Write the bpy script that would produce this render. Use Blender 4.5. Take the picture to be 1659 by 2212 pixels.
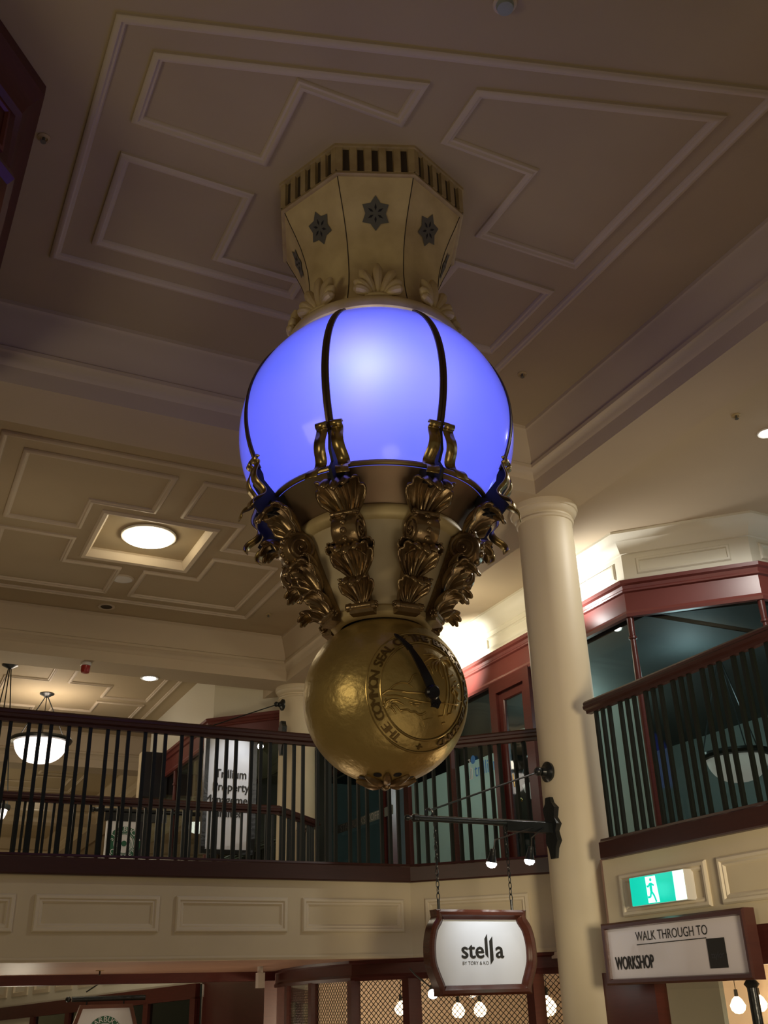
import bpy, bmesh, math, random
from mathutils import Vector, Matrix
random.seed(4)
D = bpy.data
scene = bpy.context.scene
COL = scene.collection
PI = math.pi
for o in list(D.objects): D.objects.remove(o, do_unlink=True)

# ---------------------------------------------------------------- camera
W, H, FPX = 1659.0, 2212.0, 2148.27
AZ, PITCH, ROLL = math.radians(26.7865), math.radians(26.0878), math.radians(-1.7618)
_ca, _sa, _cp, _sp = math.cos(AZ), math.sin(AZ), math.cos(PITCH), math.sin(PITCH)
_f = Vector((_sa*_cp, _ca*_cp, _sp)); _r = Vector((_ca, -_sa, 0)); _u = _r.cross(_f)
CR = math.cos(ROLL)*_r + math.sin(ROLL)*_u
CU = -math.sin(ROLL)*_r + math.cos(ROLL)*_u
cam_d = D.cameras.new('camera'); cam = D.objects.new('camera', cam_d); COL.objects.link(cam)
cam_d.sensor_fit = 'VERTICAL'; cam_d.sensor_height = 24.0; cam_d.lens = FPX/H*24.0
cam_d.clip_start = 0.05; cam_d.clip_end = 200
M = Matrix((CR, CU, -_f)).transposed().to_4x4()
cam.matrix_world = M
scene.camera = cam

# ---------------------------------------------------------------- world + exposure
scene.view_settings.view_transform = 'Standard'
scene.view_settings.look = 'None'
scene.view_settings.exposure = 0.0
scene.view_settings.gamma = 1.0
scene.view_settings.use_curve_mapping = False
world = D.worlds.new('world'); scene.world = world; world.use_nodes = True
bg = world.node_tree.nodes['Background']
bg.inputs['Color'].default_value = (1.0, 0.84, 0.62, 1); bg.inputs['Strength'].default_value = 0.10
scene.cycles.max_bounces = 8
scene.cycles.transparent_max_bounces = 12
scene.cycles.sample_clamp_indirect = 3.0
scene.cycles.use_denoising = True

def light(kind, name, loc, energy, color, size=0.1, target=None, spot=None, blend=0.6, size_y=None):
    l = D.lights.new(name, kind); l.energy = energy; l.color = color
    if kind == 'AREA':
        l.size = size
        if size_y: l.shape = 'RECTANGLE'; l.size_y = size_y
    else: l.shadow_soft_size = size
    if kind == 'SPOT': l.spot_size = math.radians(spot or 60); l.spot_blend = blend
    o = D.objects.new(name, l); COL.objects.link(o); o.location = loc
    if target is not None:
        o.rotation_euler = (Vector(target)-Vector(loc)).to_track_quat('-Z', 'Y').to_euler()
    return o

WARM = (1.0, 0.80, 0.55); WHITE = (1.0, 0.95, 0.86)
# added fill lamps standing in for arcade floor and shop window light
light('AREA', 'arcade_fill', (2.2, 1.5, -2.1), 26, (1, .80, .56), 4.0, (2.2, 3.5, 4))
light('SPOT', 'arcade_fill', (2.9, .6, .3), 540, (1, .84, .58), .5, (5.6, 6.4, 2.0), 62, .9)  # added spot brightening the big column and the right side
light('AREA', 'arcade_fill', (-2.6, 3.0, 1.2), 30, (1, .84, .56), 1.5, (4.8, 6.4, 0.6))
light('SPOT', 'arcade_fill', (1.3, .5, -1.0), 45, (1, .88, .62), .6, (2.11, 4.25, 3.5), 32, .8)  # spot added to brighten the clock's housing and funnel
# gallery downlights and wall washers
light('SPOT', 'gallery_light', (6.02, 4.92, 4.03), 120, (1.0, .97, .90), .06, (5.9, 5.0, 0), 172, .35)
light('SPOT', 'washer_light', (5.62, 10.0, 3.45), 150, (1, .97, .86), .05, (6.2, 10.2, 3.72), 125, 1.0)
light('SPOT', 'washer_light', (5.80, 7.80, 3.45), 60, (1, .98, .95), .05, (6.25, 7.45, 3.85), 120, 1.0)
light('POINT', 'gallery_light', (5.5, 9.0, 3.4), 18, (1, .88, .64), .1)
# downlights under the beams of the far bays
for q in ((2.85, 12.35, 3.74), (2.85, 14.75, 4.28), (2.7, 20.8, 4.28)):
    light('SPOT', 'downlight_light', q, 30, (1, .86, .6), .05, (q[0], q[1], 0), 150, 1.0)
light('POINT', 'void_fill', (1.6, 14.0, 2.6), 26, (1, .83, .56), .3)  # fill points added along the void to brighten its far bays
light('POINT', 'void_fill', (1.0, 22.0, 1.6), 80, (1, .83, .56), .3)
light('POINT', 'void_fill', (0.5, 28.5, 1.0), 90, (1, .83, .56), .3)
light('POINT', 'landing_light', (0.8, 9.2, 2.9), 10, (1, .84, .6), .2)
# lower shops
light('POINT', 'shop_light', (5.3, 9.0, -0.4), 70, (1, .80, .58), .1)
light('POINT', 'shop_light', (6.0, 5.9, -0.7), 36, (1, .78, .5), .1)
light('POINT', 'arcade_far_fill', (1.8, 13.5, -0.9), 22, (1, .9, .68), .2)
light('POINT', 'arcade_far_fill', (2.2, 9.2, -1.6), 34, (1, .8, .6), .3)  # fill added under the landing to light up its brown soffit
light('POINT', 'shop_light', (7.4, 7.6, 2.9), 22, (.74, .90, .98), .2)
light('POINT', 'shop_light', (7.6, 9.8, 2.9), 60, (.80, .95, .90), .2)
light('POINT', 'shop_light', (8.4, 5.2, 2.0), 22, (.72, .9, 1), .2)

# ---------------------------------------------------------------- pixel helpers (points on known planes)
def ray(x, y): return CR*((x-W/2)/FPX) + CU*((H/2-y)/FPX) + _f
def PX(x, y, X): r = ray(x, y); return r*(X/r.x)
def PY(x, y, Y): r = ray(x, y); return r*(Y/r.y)
def PZ(x, y, Z): r = ray(x, y); return r*(Z/r.z)

# ---------------------------------------------------------------- materials
def mat(name, col, rough=.6, metal=0., noise=0., nscale=6., bump=0., bscale=40., spec=.5, col2=None, coat=0., emit=None, estr=0., detail=4):
    m = D.materials.new(name); m.use_nodes = True; nt = m.node_tree; b = nt.nodes['Principled BSDF']
    b.inputs['Base Color'].default_value = (*col, 1); b.inputs['Roughness'].default_value = rough
    b.inputs['Metallic'].default_value = metal; b.inputs['Specular IOR Level'].default_value = spec
    b.inputs['Coat Weight'].default_value = coat
    tc = nt.nodes.new('ShaderNodeTexCoord')
    if noise > 0 or col2:
        n = nt.nodes.new('ShaderNodeTexNoise'); n.inputs['Scale'].default_value = nscale; n.inputs['Detail'].default_value = detail
        nt.links.new(tc.outputs['Object'], n.inputs['Vector'])
        r = nt.nodes.new('ShaderNodeValToRGB'); r.color_ramp.elements[0].position = .32; r.color_ramp.elements[1].position = .68
        c2 = col2 or tuple(c*(1-noise) for c in col)
        r.color_ramp.elements[0].color = (*c2, 1); r.color_ramp.elements[1].color = (*col, 1)
        nt.links.new(n.outputs['Fac'], r.inputs['Fac']); nt.links.new(r.outputs['Color'], b.inputs['Base Color'])
    if bump > 0:
        n2 = nt.nodes.new('ShaderNodeTexNoise'); n2.inputs['Scale'].default_value = bscale; n2.inputs['Detail'].default_value = 3
        nt.links.new(tc.outputs['Object'], n2.inputs['Vector'])
        bm = nt.nodes.new('ShaderNodeBump'); bm.inputs['Strength'].default_value = bump; bm.inputs['Distance'].default_value = .01
        nt.links.new(n2.outputs['Fac'], bm.inputs['Height']); nt.links.new(bm.outputs['Normal'], b.inputs['Normal'])
    if emit:
        b.inputs['Emission Color'].default_value = (*emit, 1); b.inputs['Emission Strength'].default_value = estr
    return m

def wood(name, c1, c2, rough=.3):
    m = D.materials.new(name); m.use_nodes = True; nt = m.node_tree; b = nt.nodes['Principled BSDF']
    tc = nt.nodes.new('ShaderNodeTexCoord'); mp = nt.nodes.new('ShaderNodeMapping'); mp.inputs['Scale'].default_value = (3, 3, 25)
    n = nt.nodes.new('ShaderNodeTexNoise'); n.inputs['Scale'].default_value = 3; n.inputs['Detail'].default_value = 5
    r = nt.nodes.new('ShaderNodeValToRGB'); r.color_ramp.elements[0].color = (*c1, 1); r.color_ramp.elements[1].color = (*c2, 1)
    nt.links.new(tc.outputs['Object'], mp.inputs['Vector']); nt.links.new(mp.outputs['Vector'], n.inputs['Vector'])
    nt.links.new(n.outputs['Fac'], r.inputs['Fac']); nt.links.new(r.outputs['Color'], b.inputs['Base Color'])
    b.inputs['Roughness'].default_value = rough; b.inputs['Coat Weight'].default_value = .12; b.inputs['Coat Roughness'].default_value = .25
    return m

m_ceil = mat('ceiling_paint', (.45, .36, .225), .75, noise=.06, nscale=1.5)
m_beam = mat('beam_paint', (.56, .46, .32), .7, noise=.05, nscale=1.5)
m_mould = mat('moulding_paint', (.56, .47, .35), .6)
m_cream = mat('cream_paint', (.66, .56, .38), .6, noise=.08, nscale=2.0)
m_creamm = mat('cream_moulding', (.72, .63, .47), .5)
m_col = mat('column_paint', (.68, .58, .40), .5, noise=.04, nscale=3)
m_white = mat('white_paint', (.78, .75, .62), .5)
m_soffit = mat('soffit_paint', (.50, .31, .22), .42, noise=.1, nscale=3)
m_mahog = wood('mahogany', (.060, .013, .010), (.110, .023, .018), .32)
m_rail = wood('rail_mahogany', (.030, .008, .006), (.055, .014, .010), .38)
m_red = mat('red_lintel_paint', (.15, .036, .030), .35, noise=.12, nscale=3)
m_bal = mat('baluster_paint', (.006, .009, .006), .5, spec=.3)
m_iron = mat('black_iron', (.012, .014, .014), .28, bump=.2, bscale=30)
m_hand = mat('hand_paint', (.006, .006, .012), .25)
m_palegold = mat('aged_cream_gold', (.74, .60, .31), .5, .15, col2=(.54, .41, .20), nscale=5, bump=.06, bscale=60)
m_crown = mat('crown_gold', (.52, .41, .22), .55, .15, col2=(.38, .28, .14), nscale=8)
m_groove = mat('dark_groove', (.05, .035, .02), .8)
m_starm = mat('star_grille_metal', (.17, .17, .15), .45, .5)
m_ball = mat('ball_gold', (.50, .37, .13), .36, .62, col2=(.38, .27, .09), nscale=2.5, bump=.45, bscale=20)
m_relief = mat('relief_gold', (.52, .37, .13), .28, .85, bump=.1, bscale=40)
m_letter = mat('letter_gold', (.16, .10, .03), .4, .7)
m_leaf = mat('leaf_bronze', (.34, .24, .12), .25, .75, col2=(.20, .13, .07), nscale=9, bump=.15, bscale=35)
m_strap = mat('strap_brass', (.42, .31, .12), .28, .95)
m_bowl = mat('bowl_bronze', (.22, .17, .10), .4, .5, col2=(.30, .17, .10), nscale=2.5)
m_funnel = mat('funnel_gold', (.52, .40, .22), .5, .1, col2=(.70, .60, .40), nscale=4, detail=2)
m_rib = mat('rib_bronze', (.10, .065, .045), .4, .7)
m_dark = mat('dark_recess', (.01, .01, .016), .6)
m_signw = mat('sign_white', (.80, .82, .86), .35)
m_signk = mat('sign_black', (.015, .013, .01), .5)
m_signg = mat('sign_green', (.02, .13, .07), .5)
m_blue = mat('logo_blue', (.05, .25, .75), .4)
m_brass = mat('brass', (.75, .5, .16), .2, 1.)
m_grey = mat('interior_grey', (.30, .34, .33), .7)
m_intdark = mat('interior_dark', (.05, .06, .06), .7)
m_warmwall = mat('warm_interior', (.78, .64, .48), .7, noise=.08, nscale=3)
m_frost = mat('frosted_glass', (.42, .62, .60), .3, spec=.4)
_nt = m_frost.node_tree; _b = _nt.nodes['Principled BSDF']; _o = [n for n in _nt.nodes if n.type == 'OUTPUT_MATERIAL'][0]
_t = _nt.nodes.new('ShaderNodeBsdfTranslucent'); _t.inputs['Color'].default_value = (.60, .70, .66, 1)
_m = _nt.nodes.new('ShaderNodeMixShader'); _m.inputs[0].default_value = .6
_nt.links.new(_b.outputs[0], _m.inputs[1]); _nt.links.new(_t.outputs[0], _m.inputs[2]); _nt.links.new(_m.outputs[0], _o.inputs[0])
m_floor = mat('arcade_tile', (.32, .25, .17), .3, noise=.2, nscale=3)
m_plastic = mat('white_plastic', (.75, .73, .68), .4)
m_redpl = mat('red_plastic', (.35, .02, .015), .3)
m_pglow = mat('lamp_glass', (.9, .85, .8), .4, emit=(1, .86, .76), estr=3.2)
m_reflamp = mat('reflected_lamp_glow', (.8, .75, .7), .4, emit=(1, .82, .74), estr=.30)  # dim glow imitating a pendant's reflection in the shop glass
m_disc = mat('disc_lamp_glass', (.9, .85, .7), .4, emit=(1, .86, .60), estr=12)
m_bulb = mat('bulb_glass', (.9, .8, .6), .3, emit=(1, .70, .42), estr=9)
m_spotg = mat('spot_glass', (.9, .9, .9), .3, emit=(1, .97, .9), estr=22)
m_exitg = mat('exit_green', (.0, .35, .25), .3, emit=(.0, .55, .40), estr=1.0)
m_exitw = mat('exit_white', (.8, .9, .85), .3, emit=(.75, 1, .92), estr=1.0)
m_screen = mat('screen_glow', (.5, .6, .6), .3, emit=(.55, .75, .8), estr=.7)

def glassmat(name, tint, mixfac, rough=.03):
    m = D.materials.new(name); m.use_nodes = True; nt = m.node_tree; nt.nodes.clear()
    out = nt.nodes.new('ShaderNodeOutputMaterial'); mx = nt.nodes.new('ShaderNodeMixShader')
    tr = nt.nodes.new('ShaderNodeBsdfTransparent'); tr.inputs['Color'].default_value = (*tint, 1)
    gl = nt.nodes.new('ShaderNodeBsdfGlossy'); gl.inputs['Roughness'].default_value = rough
    lw = nt.nodes.new('ShaderNodeLayerWeight'); fr = nt.nodes.new('ShaderNodeMath'); fr.operation = 'POWER'; fr.inputs[1].default_value = 4.0
    nt.links.new(lw.outputs['Facing'], fr.inputs[0]); lw.inputs['Blend'].default_value = .5
    ad = nt.nodes.new('ShaderNodeMath'); ad.operation = 'ADD'; ad.inputs[1].default_value = mixfac; ad.use_clamp = True
    nt.links.new(fr.outputs[0], ad.inputs[0]); nt.links.new(ad.outputs[0], mx.inputs[0])
    nt.links.new(tr.outputs[0], mx.inputs[1]); nt.links.new(gl.outputs[0], mx.inputs[2]); nt.links.new(mx.outputs[0], out.inputs[0])
    return m
m_glass = glassmat('window_glass', (.62, .70, .68), .03)
m_glassc = glassmat('clear_glass', (.92, .92, .9), .03)

def globe_mat():
    m = D.materials.new('blue_globe_glass'); m.use_nodes = True; nt = m.node_tree; nt.nodes.clear()
    out = nt.nodes.new('ShaderNodeOutputMaterial')
    tc = nt.nodes.new('ShaderNodeTexCoord')
    n = nt.nodes.new('ShaderNodeTexNoise'); n.inputs['Scale'].default_value = 1.6; n.inputs['Detail'].default_value = 2
    nt.links.new(tc.outputs['Object'], n.inputs['Vector'])
    r = nt.nodes.new('ShaderNodeValToRGB')
    r.color_ramp.elements[0].position = .35; r.color_ramp.elements[1].position = .7
    r.color_ramp.elements[0].color = (.19, .23, .93, 1); r.color_ramp.elements[1].color = (.28, .27, .95, 1)
    nt.links.new(n.outputs['Fac'], r.inputs['Fac'])
    tl = nt.nodes.new('ShaderNodeBsdfTranslucent'); nt.links.new(r.outputs['Color'], tl.inputs['Color'])
    em = nt.nodes.new('ShaderNodeEmission'); em.inputs['Color'].default_value = (.10, .13, .86, 1); em.inputs['Strength'].default_value = .66
    ad = nt.nodes.new('ShaderNodeAddShader'); nt.links.new(tl.outputs[0], ad.inputs[0]); nt.links.new(em.outputs[0], ad.inputs[1])
    gl = nt.nodes.new('ShaderNodeBsdfGlossy'); gl.inputs['Roughness'].default_value = .12
    fr = nt.nodes.new('ShaderNodeFresnel'); fr.inputs['IOR'].default_value = 1.45
    mx = nt.nodes.new('ShaderNodeMixShader'); nt.links.new(fr.outputs[0], mx.inputs[0])
    nt.links.new(ad.outputs[0], mx.inputs[1]); nt.links.new(gl.outputs[0], mx.inputs[2]); nt.links.new(mx.outputs[0], out.inputs[0])
    return m
m_globe = globe_mat()

# ---------------------------------------------------------------- mesh helpers
Z3 = Vector((0, 0, 1))
class MB:
    def __init__(s): s.v = []; s.f = []
    def add(s, vs, fs):
        k = len(s.v); s.v += [Vector(v) for v in vs]; s.f += [[i+k for i in f] for f in fs]; return s
    def obox(s, c, ux, uy, uz):
        c, ux, uy, uz = map(Vector, (c, ux, uy, uz)); vs = []
        for i in (-1, 1):
            for j in (-1, 1):
                for k in (-1, 1): vs.append(c+ux*i+uy*j+uz*k)
        return s.add(vs, [(0,1,3,2),(4,6,7,5),(0,4,5,1),(2,3,7,6),(0,2,6,4),(1,5,7,3)])
    def box(s, x0, y0, z0, x1, y1, z1):
        return s.obox(((x0+x1)/2, (y0+y1)/2, (z0+z1)/2), ((x1-x0)/2, 0, 0), (0, (y1-y0)/2, 0), (0, 0, (z1-z0)/2))
    def bar(s, p0, p1, w, h=None, up=Z3):
        p0, p1 = Vector(p0), Vector(p1); d = p1-p0; L = d.length; d = d/L; h = h or w
        up = Vector(up)
        if abs(d.dot(up)) > .99: up = Vector((0, 1, 0))
        a = d.cross(up).normalized(); b = a.cross(d)
        return s.obox((p0+p1)/2, a*(w/2), b*(h/2), d*(L/2))
    def prism(s, pts, z0, z1):
        n = len(pts); vs = [(x, y, z0) for x, y in pts]+[(x, y, z1) for x, y in pts]
        return s.add(vs, [list(range(n))[::-1], [i+n for i in range(n)]]+[(i, (i+1) % n, (i+1) % n+n, i+n) for i in range(n)])
    def plate(s, O, U, V, N, pts, d0, d1):
        """2D outline extruded from depth d0 to d1 along N"""
        O, U, V, N = map(Vector, (O, U, V, N)); n = len(pts)
        vs = [O+U*x+V*y+N*d for d in (d0, d1) for x, y in pts]
        return s.add(vs, [list(range(n))[::-1], [i+n for i in range(n)]]+[(i, (i+1) % n, (i+1) % n+n, i+n) for i in range(n)])
    def tube(s, path, r, seg=8, closed=False, caps=True):
        path = [Vector(p) for p in path]; n = len(path); rr = r if isinstance(r, (list, tuple)) else [r]*n
        ref = None; rings = []
        for i, p in enumerate(path):
            a = path[i-1] if (i > 0 or closed) else p; b = path[(i+1) % n] if (i < n-1 or closed) else p
            t = (b-a).normalized()
            if ref is None:
                ref = t.orthogonal().normalized()
            ref = (ref - t*ref.dot(t)).normalized(); bn = t.cross(ref)
            rings.append([p+(ref*math.cos(2*PI*k/seg)+bn*math.sin(2*PI*k/seg))*max(rr[i], 1e-5) for k in range(seg)])
        vs = [v for g in rings for v in g]; fs = []
        m = n if closed else n-1
        for i in range(m):
            j = (i+1) % n
            for k in range(seg): fs.append((i*seg+k, i*seg+(k+1) % seg, j*seg+(k+1) % seg, j*seg+k))
        if caps and not closed: fs += [list(range(seg))[::-1], [(n-1)*seg+k for k in range(seg)]]
        return s.add(vs, fs)
    def lathe(s, prof, seg=48, c=(0, 0, 0), axis='Z', closed=False, a0=0):
        c = Vector(c); vs = []; n = len(prof)
        for r, z in prof:
            r = max(r, 1e-4)
            for k in range(seg):
                a = 2*PI*k/seg+a0
                if axis == 'Z': vs.append(c+Vector((r*math.cos(a), r*math.sin(a), z)))
                elif axis == 'Y': vs.append(c+Vector((r*math.cos(a), z, r*math.sin(a))))
                elif axis == 'X': vs.append(c+Vector((z, r*math.cos(a), r*math.sin(a))))
                else: # axis given as (U,V,N)
                    U, V, N = axis; vs.append(c+U*(r*math.cos(a))+V*(r*math.sin(a))+N*z)
        fs = []
        for i in range(n if closed else n-1):
            j = (i+1) % n
            for k in range(seg): fs.append((i*seg+k, i*seg+(k+1) % seg, j*seg+(k+1) % seg, j*seg+k))
        return s.add(vs, fs)
    def sweep(s, path, prof, closed=True, O=(0, 0, 0), U=(1, 0, 0), V=(0, 1, 0), N=(0, 0, 1), pclosed=False):
        """mitred moulding: prof = [(offset to the left of path, height along N)]"""
        O, U, V, N = map(Vector, (O, U, V, N)); P = [Vector((p[0], p[1])) for p in path]; n = len(P); ms = []
        for i in range(n):
            ns = []
            if i > 0 or closed: d = (P[i]-P[i-1]).normalized(); ns.append(Vector((-d.y, d.x)))
            if i < n-1 or closed: d = (P[(i+1) % n]-P[i]).normalized(); ns.append(Vector((-d.y, d.x)))
            m = ns[0] if len(ns) == 1 else (ns[0]+ns[1])/(1+ns[0].dot(ns[1]))
            ms.append(m)
        k = len(prof); vs = []
        for i in range(n):
            for a, b in prof: q = P[i]+ms[i]*a; vs.append(O+U*q.x+V*q.y+N*b)
        fs = []
        for i in range(n if closed else n-1):
            j = (i+1) % n
            for q in range(k if pclosed else k-1): fs.append((i*k+q, i*k+(q+1) % k, j*k+(q+1) % k, j*k+q))
        if pclosed and not closed: fs += [list(range(k)), [(n-1)*k+q for q in range(k)][::-1]]
        return s.add(vs, fs)
    def sphere(s, c, r, seg=16, rings=10, sq=(1, 1, 1)):
        c = Vector(c); vs = []; fs = []
        for i in range(rings+1):
            t = PI*i/rings
            for k in range(seg):
                a = 2*PI*k/seg; q = max(math.sin(t), 1e-3)
                vs.append(c+Vector((r*q*math.cos(a)*sq[0], r*q*math.sin(a)*sq[1], r*math.cos(t)*sq[2])))
        for i in range(rings):
            for k in range(seg): fs.append((i*seg+k, i*seg+(k+1) % seg, (i+1)*seg+(k+1) % seg, (i+1)*seg+k))
        return s.add(vs, fs)
    def grid(s, fn, nu, nv):
        vs = [fn(i/(nu-1), j/(nv-1)) for i in range(nu) for j in range(nv)]
        return s.add(vs, [(i*nv+j, (i+1)*nv+j, (i+1)*nv+j+1, i*nv+j+1) for i in range(nu-1) for j in range(nv-1)])
    def build(s, name, m, parent=None, smooth=True, ang=35, solid=0.0, off=None):
        me = D.meshes.new(name); w = off if off is not None else wl(parent)
        me.from_pydata([v-w for v in s.v], [], s.f)
        b = bmesh.new(); b.from_mesh(me); bmesh.ops.recalc_face_normals(b, faces=b.faces[:]); b.to_mesh(me); b.free()
        if smooth: me.shade_smooth(); me.set_sharp_from_angle(angle=math.radians(ang))
        me.materials.append(m); o = D.objects.new(name, me); COL.objects.link(o)
        if parent is not None: o.parent = parent
        if solid:
            md = o.modifiers.new('thickness', 'SOLIDIFY'); md.thickness = solid; md.offset = 0
        return o

def wl(o):
    w = Vector((0, 0, 0))
    while o is not None: w = w+o.location; o = o.parent
    return w
def tag(o, label=None, cat=None, group=None, kind=None):
    if label: o['label'] = label
    if cat: o['category'] = cat
    if group: o['group'] = group
    if kind: o['kind'] = kind
    return o
def thing(name, loc, label, cat, group=None, kind=None):
    o = D.objects.new(name, None); COL.objects.link(o); o.location = loc; o.empty_display_size = .1
    return tag(o, label, cat, group, kind)
def copy_tree(o, parent=None, rotz=None, loc=None):
    c = o.copy(); COL.objects.link(c); c.parent = parent
    if rotz is not None: c.rotation_euler = (0, 0, rotz)
    if loc is not None: c.location = loc
    for ch in list(o.children): copy_tree(ch, c)
    return c
def struct(o, label, cat): return tag(o, label, cat, kind='structure')

_tcache = {}
def text_geo(txt, size):
    cu = D.curves.new('t', 'FONT'); cu.body = txt; cu.size = size; cu.align_x = 'CENTER'; cu.align_y = 'CENTER'; cu.resolution_u = 3
    o = D.objects.new('t', cu); COL.objects.link(o); bpy.context.view_layer.update()
    me = D.meshes.new_from_object(o.evaluated_get(bpy.context.evaluated_depsgraph_get()))
    vs = [v.co.copy() for v in me.vertices]; fs = [list(p.vertices) for p in me.polygons]
    D.objects.remove(o, do_unlink=True); D.curves.remove(cu); D.meshes.remove(me)
    return vs, fs
def add_text(mb, txt, size, O, U, V, N, sx=1., depth=.0015, bold=0.):
    vs, fs = text_geo(txt, size); O, U, V, N = map(Vector, (O, U, V, N))
    offs = [(0, 0)] if not bold else [(-bold, 0), (bold, 0), (0, bold*.6), (0, -bold*.6)]
    for i, (dx, dy) in enumerate(offs):
        mb.add([O+U*(v.x*sx+dx)+V*(v.y+dy)+N*(depth+.0002*i) for v in vs], fs)
    return mb

# ================================================================ ROOM SHELL
ZC, ZS, ZG = 4.40, 3.82, 4.10           # coffer ceiling, beam soffit, gallery ceiling
Z0, Z1, ZB, ZR = .285, .84, .98, 1.98   # fascia bottom/top, rail plinth top, handrail top
FL = .86
BXS = [(6.16, 6.68), (12.06, 12.55), (18.2, 18.7), (24.35, 24.85)]
YEND = 33.0
# floor
fl = MB().box(-7, -5, -2.6, 12, YEND, -2.5).build('floor', m_floor); struct(fl, 'tan tiled floor of the lower arcade', 'floor')
# coffer ceilings, one per bay
LX = 2.085
def ceil_slab(y0, y1, hole=None):
    b = MB()
    if hole:
        hx0, hy0, hx1, hy1 = hole
        b.box(-4, y0, ZC, hx0, y1, ZC+.15).box(hx1, y0, ZC, 4.56, y1, ZC+.15).box(hx0, y0, ZC, hx1, hy0, ZC+.15).box(hx0, hy1, ZC, hx1, y1, ZC+.15)
        b.box(hx0-.02, hy0-.02, ZC+.09, hx1+.02, hy1+.02, ZC+.15)
    else: b.box(-4, y0, ZC, 4.56, y1, ZC+.15)
    return b
names = ['over the void with the great blue globe', 'over the landing, with a square lamp recess', 'above the second void, with a bowl pendant', 'fourth bay in the far distance', 'last bay at the far end']
ys = [-5]+[v for p in BXS for v in p]+[YEND]
for i in range(5):
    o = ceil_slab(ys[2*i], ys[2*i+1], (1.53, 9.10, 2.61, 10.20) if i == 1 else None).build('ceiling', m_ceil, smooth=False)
    struct(o, 'beige coffered ceiling '+names[i], 'ceiling')
o = MB().prism([(4.95, -5), (11, -5), (11, YEND), (4.95, YEND)], ZG, ZG+.15).build('ceiling', m_beam, smooth=False)
struct(o, 'flat cream ceiling of the gallery outside the upper shops', 'ceiling')
# beams
tn = 1
def trim(mb, m, label, cat='trim', **k):
    global tn
    o = mb.build('trim_%d' % tn, m, **k); tn += 1
    return struct(o, label, cat)
bn = ['nearest cross beam, between the globe bay and the lamp bay', 'second cross beam, with the red detector', 'third cross beam in the distance', 'farthest cross beam']
for i, (a, b) in enumerate(BXS):
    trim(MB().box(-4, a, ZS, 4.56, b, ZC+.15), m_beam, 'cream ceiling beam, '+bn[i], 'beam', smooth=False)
trim(MB().box(4.56, -5, ZS, 5.04, YEND, ZC+.15), m_beam, 'cream ceiling beam running over both round columns', 'beam', smooth=False)
trim(MB().box(-.86, 6.68, ZS, -.38, 12.06, ZC+.001), m_beam, 'cream ceiling beam on the left side of the lamp bay', 'beam', smooth=False)
# cornices inside every coffer
CORN = [(.125, ZC), (.125, ZC-.03), (.105, ZC-.045), (.10, ZC-.09), (.06, ZC-.17), (.035, ZC-.27), (.03, 4.09), (.05, 4.075), (.05, 4.045), (.028, 4.03), (.022, 3.975), (0.004, 3.955), (.0, 3.95)]
cy = [(1.0, 6.16), (6.68, 12.06), (12.55, 18.2), (18.7, 24.35), (24.85, 31)]
for i, (a, b) in enumerate(cy):
    x0 = -.38
    trim(MB().sweep([(x0, a), (4.56, a), (4.56, b), (x0, b)], CORN) if i == 1 else MB().sweep([(4.56, -5), (4.56, b), (-4, b)] if i == 0 else [(-4, a), (4.56, a), (4.56, b), (-4, b)], CORN, False), m_beam, 'moulded cornice around the ceiling bay '+names[i], 'cornice', ang=50)
# raised panel mouldings
PM = [(0, 0), (0, -.018), (.012, -.030), (.030, -.032), (.040, -.020), (.052, -.018), (.060, -.006), (.060, 0)]
def mould(path, label, z=ZC, m=m_mould):
    # path counter-clockwise => offset to the left goes inward
    a = sum(path[i-1][0]*path[i][1]-path[i][0]*path[i-1][1] for i in range(len(path)))
    if a < 0: path = path[::-1]
    trim(MB().sweep(path, [(p[0], z+p[1]) for p in PM]), m, label, 'moulding', ang=40)
mould([(.38, 3.50), (3.78, 2.46), (3.78, 5.46), (.38, 5.46)], 'outer ceiling moulding framing the four panels around the globe')
mould([(.60, 3.64), (1.98, 3.22), (1.98, 3.55), (1.39, 3.55), (1.39, 4.14), (.60, 4.14)], 'stepped ceiling panel moulding, nearest on the left of the globe')
mould([(.60, 4.38), (1.40, 4.38), (1.40, 5.0), (1.98, 5.0), (1.98, 5.22), (.60, 5.22)], 'L-shaped ceiling panel moulding left behind the globe')
mould([(2.23, 3.15), (3.60, 2.72), (3.60, 4.15), (2.81, 4.15), (2.81, 3.56), (2.23, 3.56)], 'large stepped ceiling panel moulding right of the globe')
mould([(2.21, 5.0), (2.81, 5.0), (2.81, 4.40), (3.60, 4.40), (3.60, 5.22), (2.21, 5.22)], 'L-shaped ceiling panel moulding right behind the globe')
def Lset(yc, where):
    for sx in (-1, 1):
        for sy in (-1, 1):
            f = lambda x, y: (LX+sx*x, yc+sy*y)
            mould([f(1.49, 1.56), f(.12, 1.56), f(.12, .75), f(.73, .75), f(.73, .12), f(1.49, .12)],
                  'L-shaped ceiling panel moulding, %s %s, %s' % (('near', 'far')[sy > 0], ('left', 'right')[sx > 0], where))
    mould([(.38, yc-1.80), (3.79, yc-1.80), (3.79, yc+1.80), (.38, yc+1.80)], 'outer rectangular ceiling moulding, '+where)
Lset(9.65, 'around the square lamp recess'); Lset(15.8, 'around the bowl pendant'); Lset(21.9, 'in the fourth bay')
# lamp recess frame
RF = [(0, 0), (0, -.02), (-.02, -.035), (-.045, -.03), (-.05, 0)]
trim(MB().sweep([(1.53, 9.10), (2.61, 9.10), (2.61, 10.20), (1.53, 10.20)], [(.0, ZC+.09), (.02, ZC+.09), (.035, ZC+.06), (.03, ZC+.02), (.0, ZC-.02), (-.04, ZC-.03), (-.06, ZC-.01), (-.06, ZC)]), m_mould, 'stepped frame of the square recess that holds the round lamp', 'moulding', ang=30)

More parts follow.
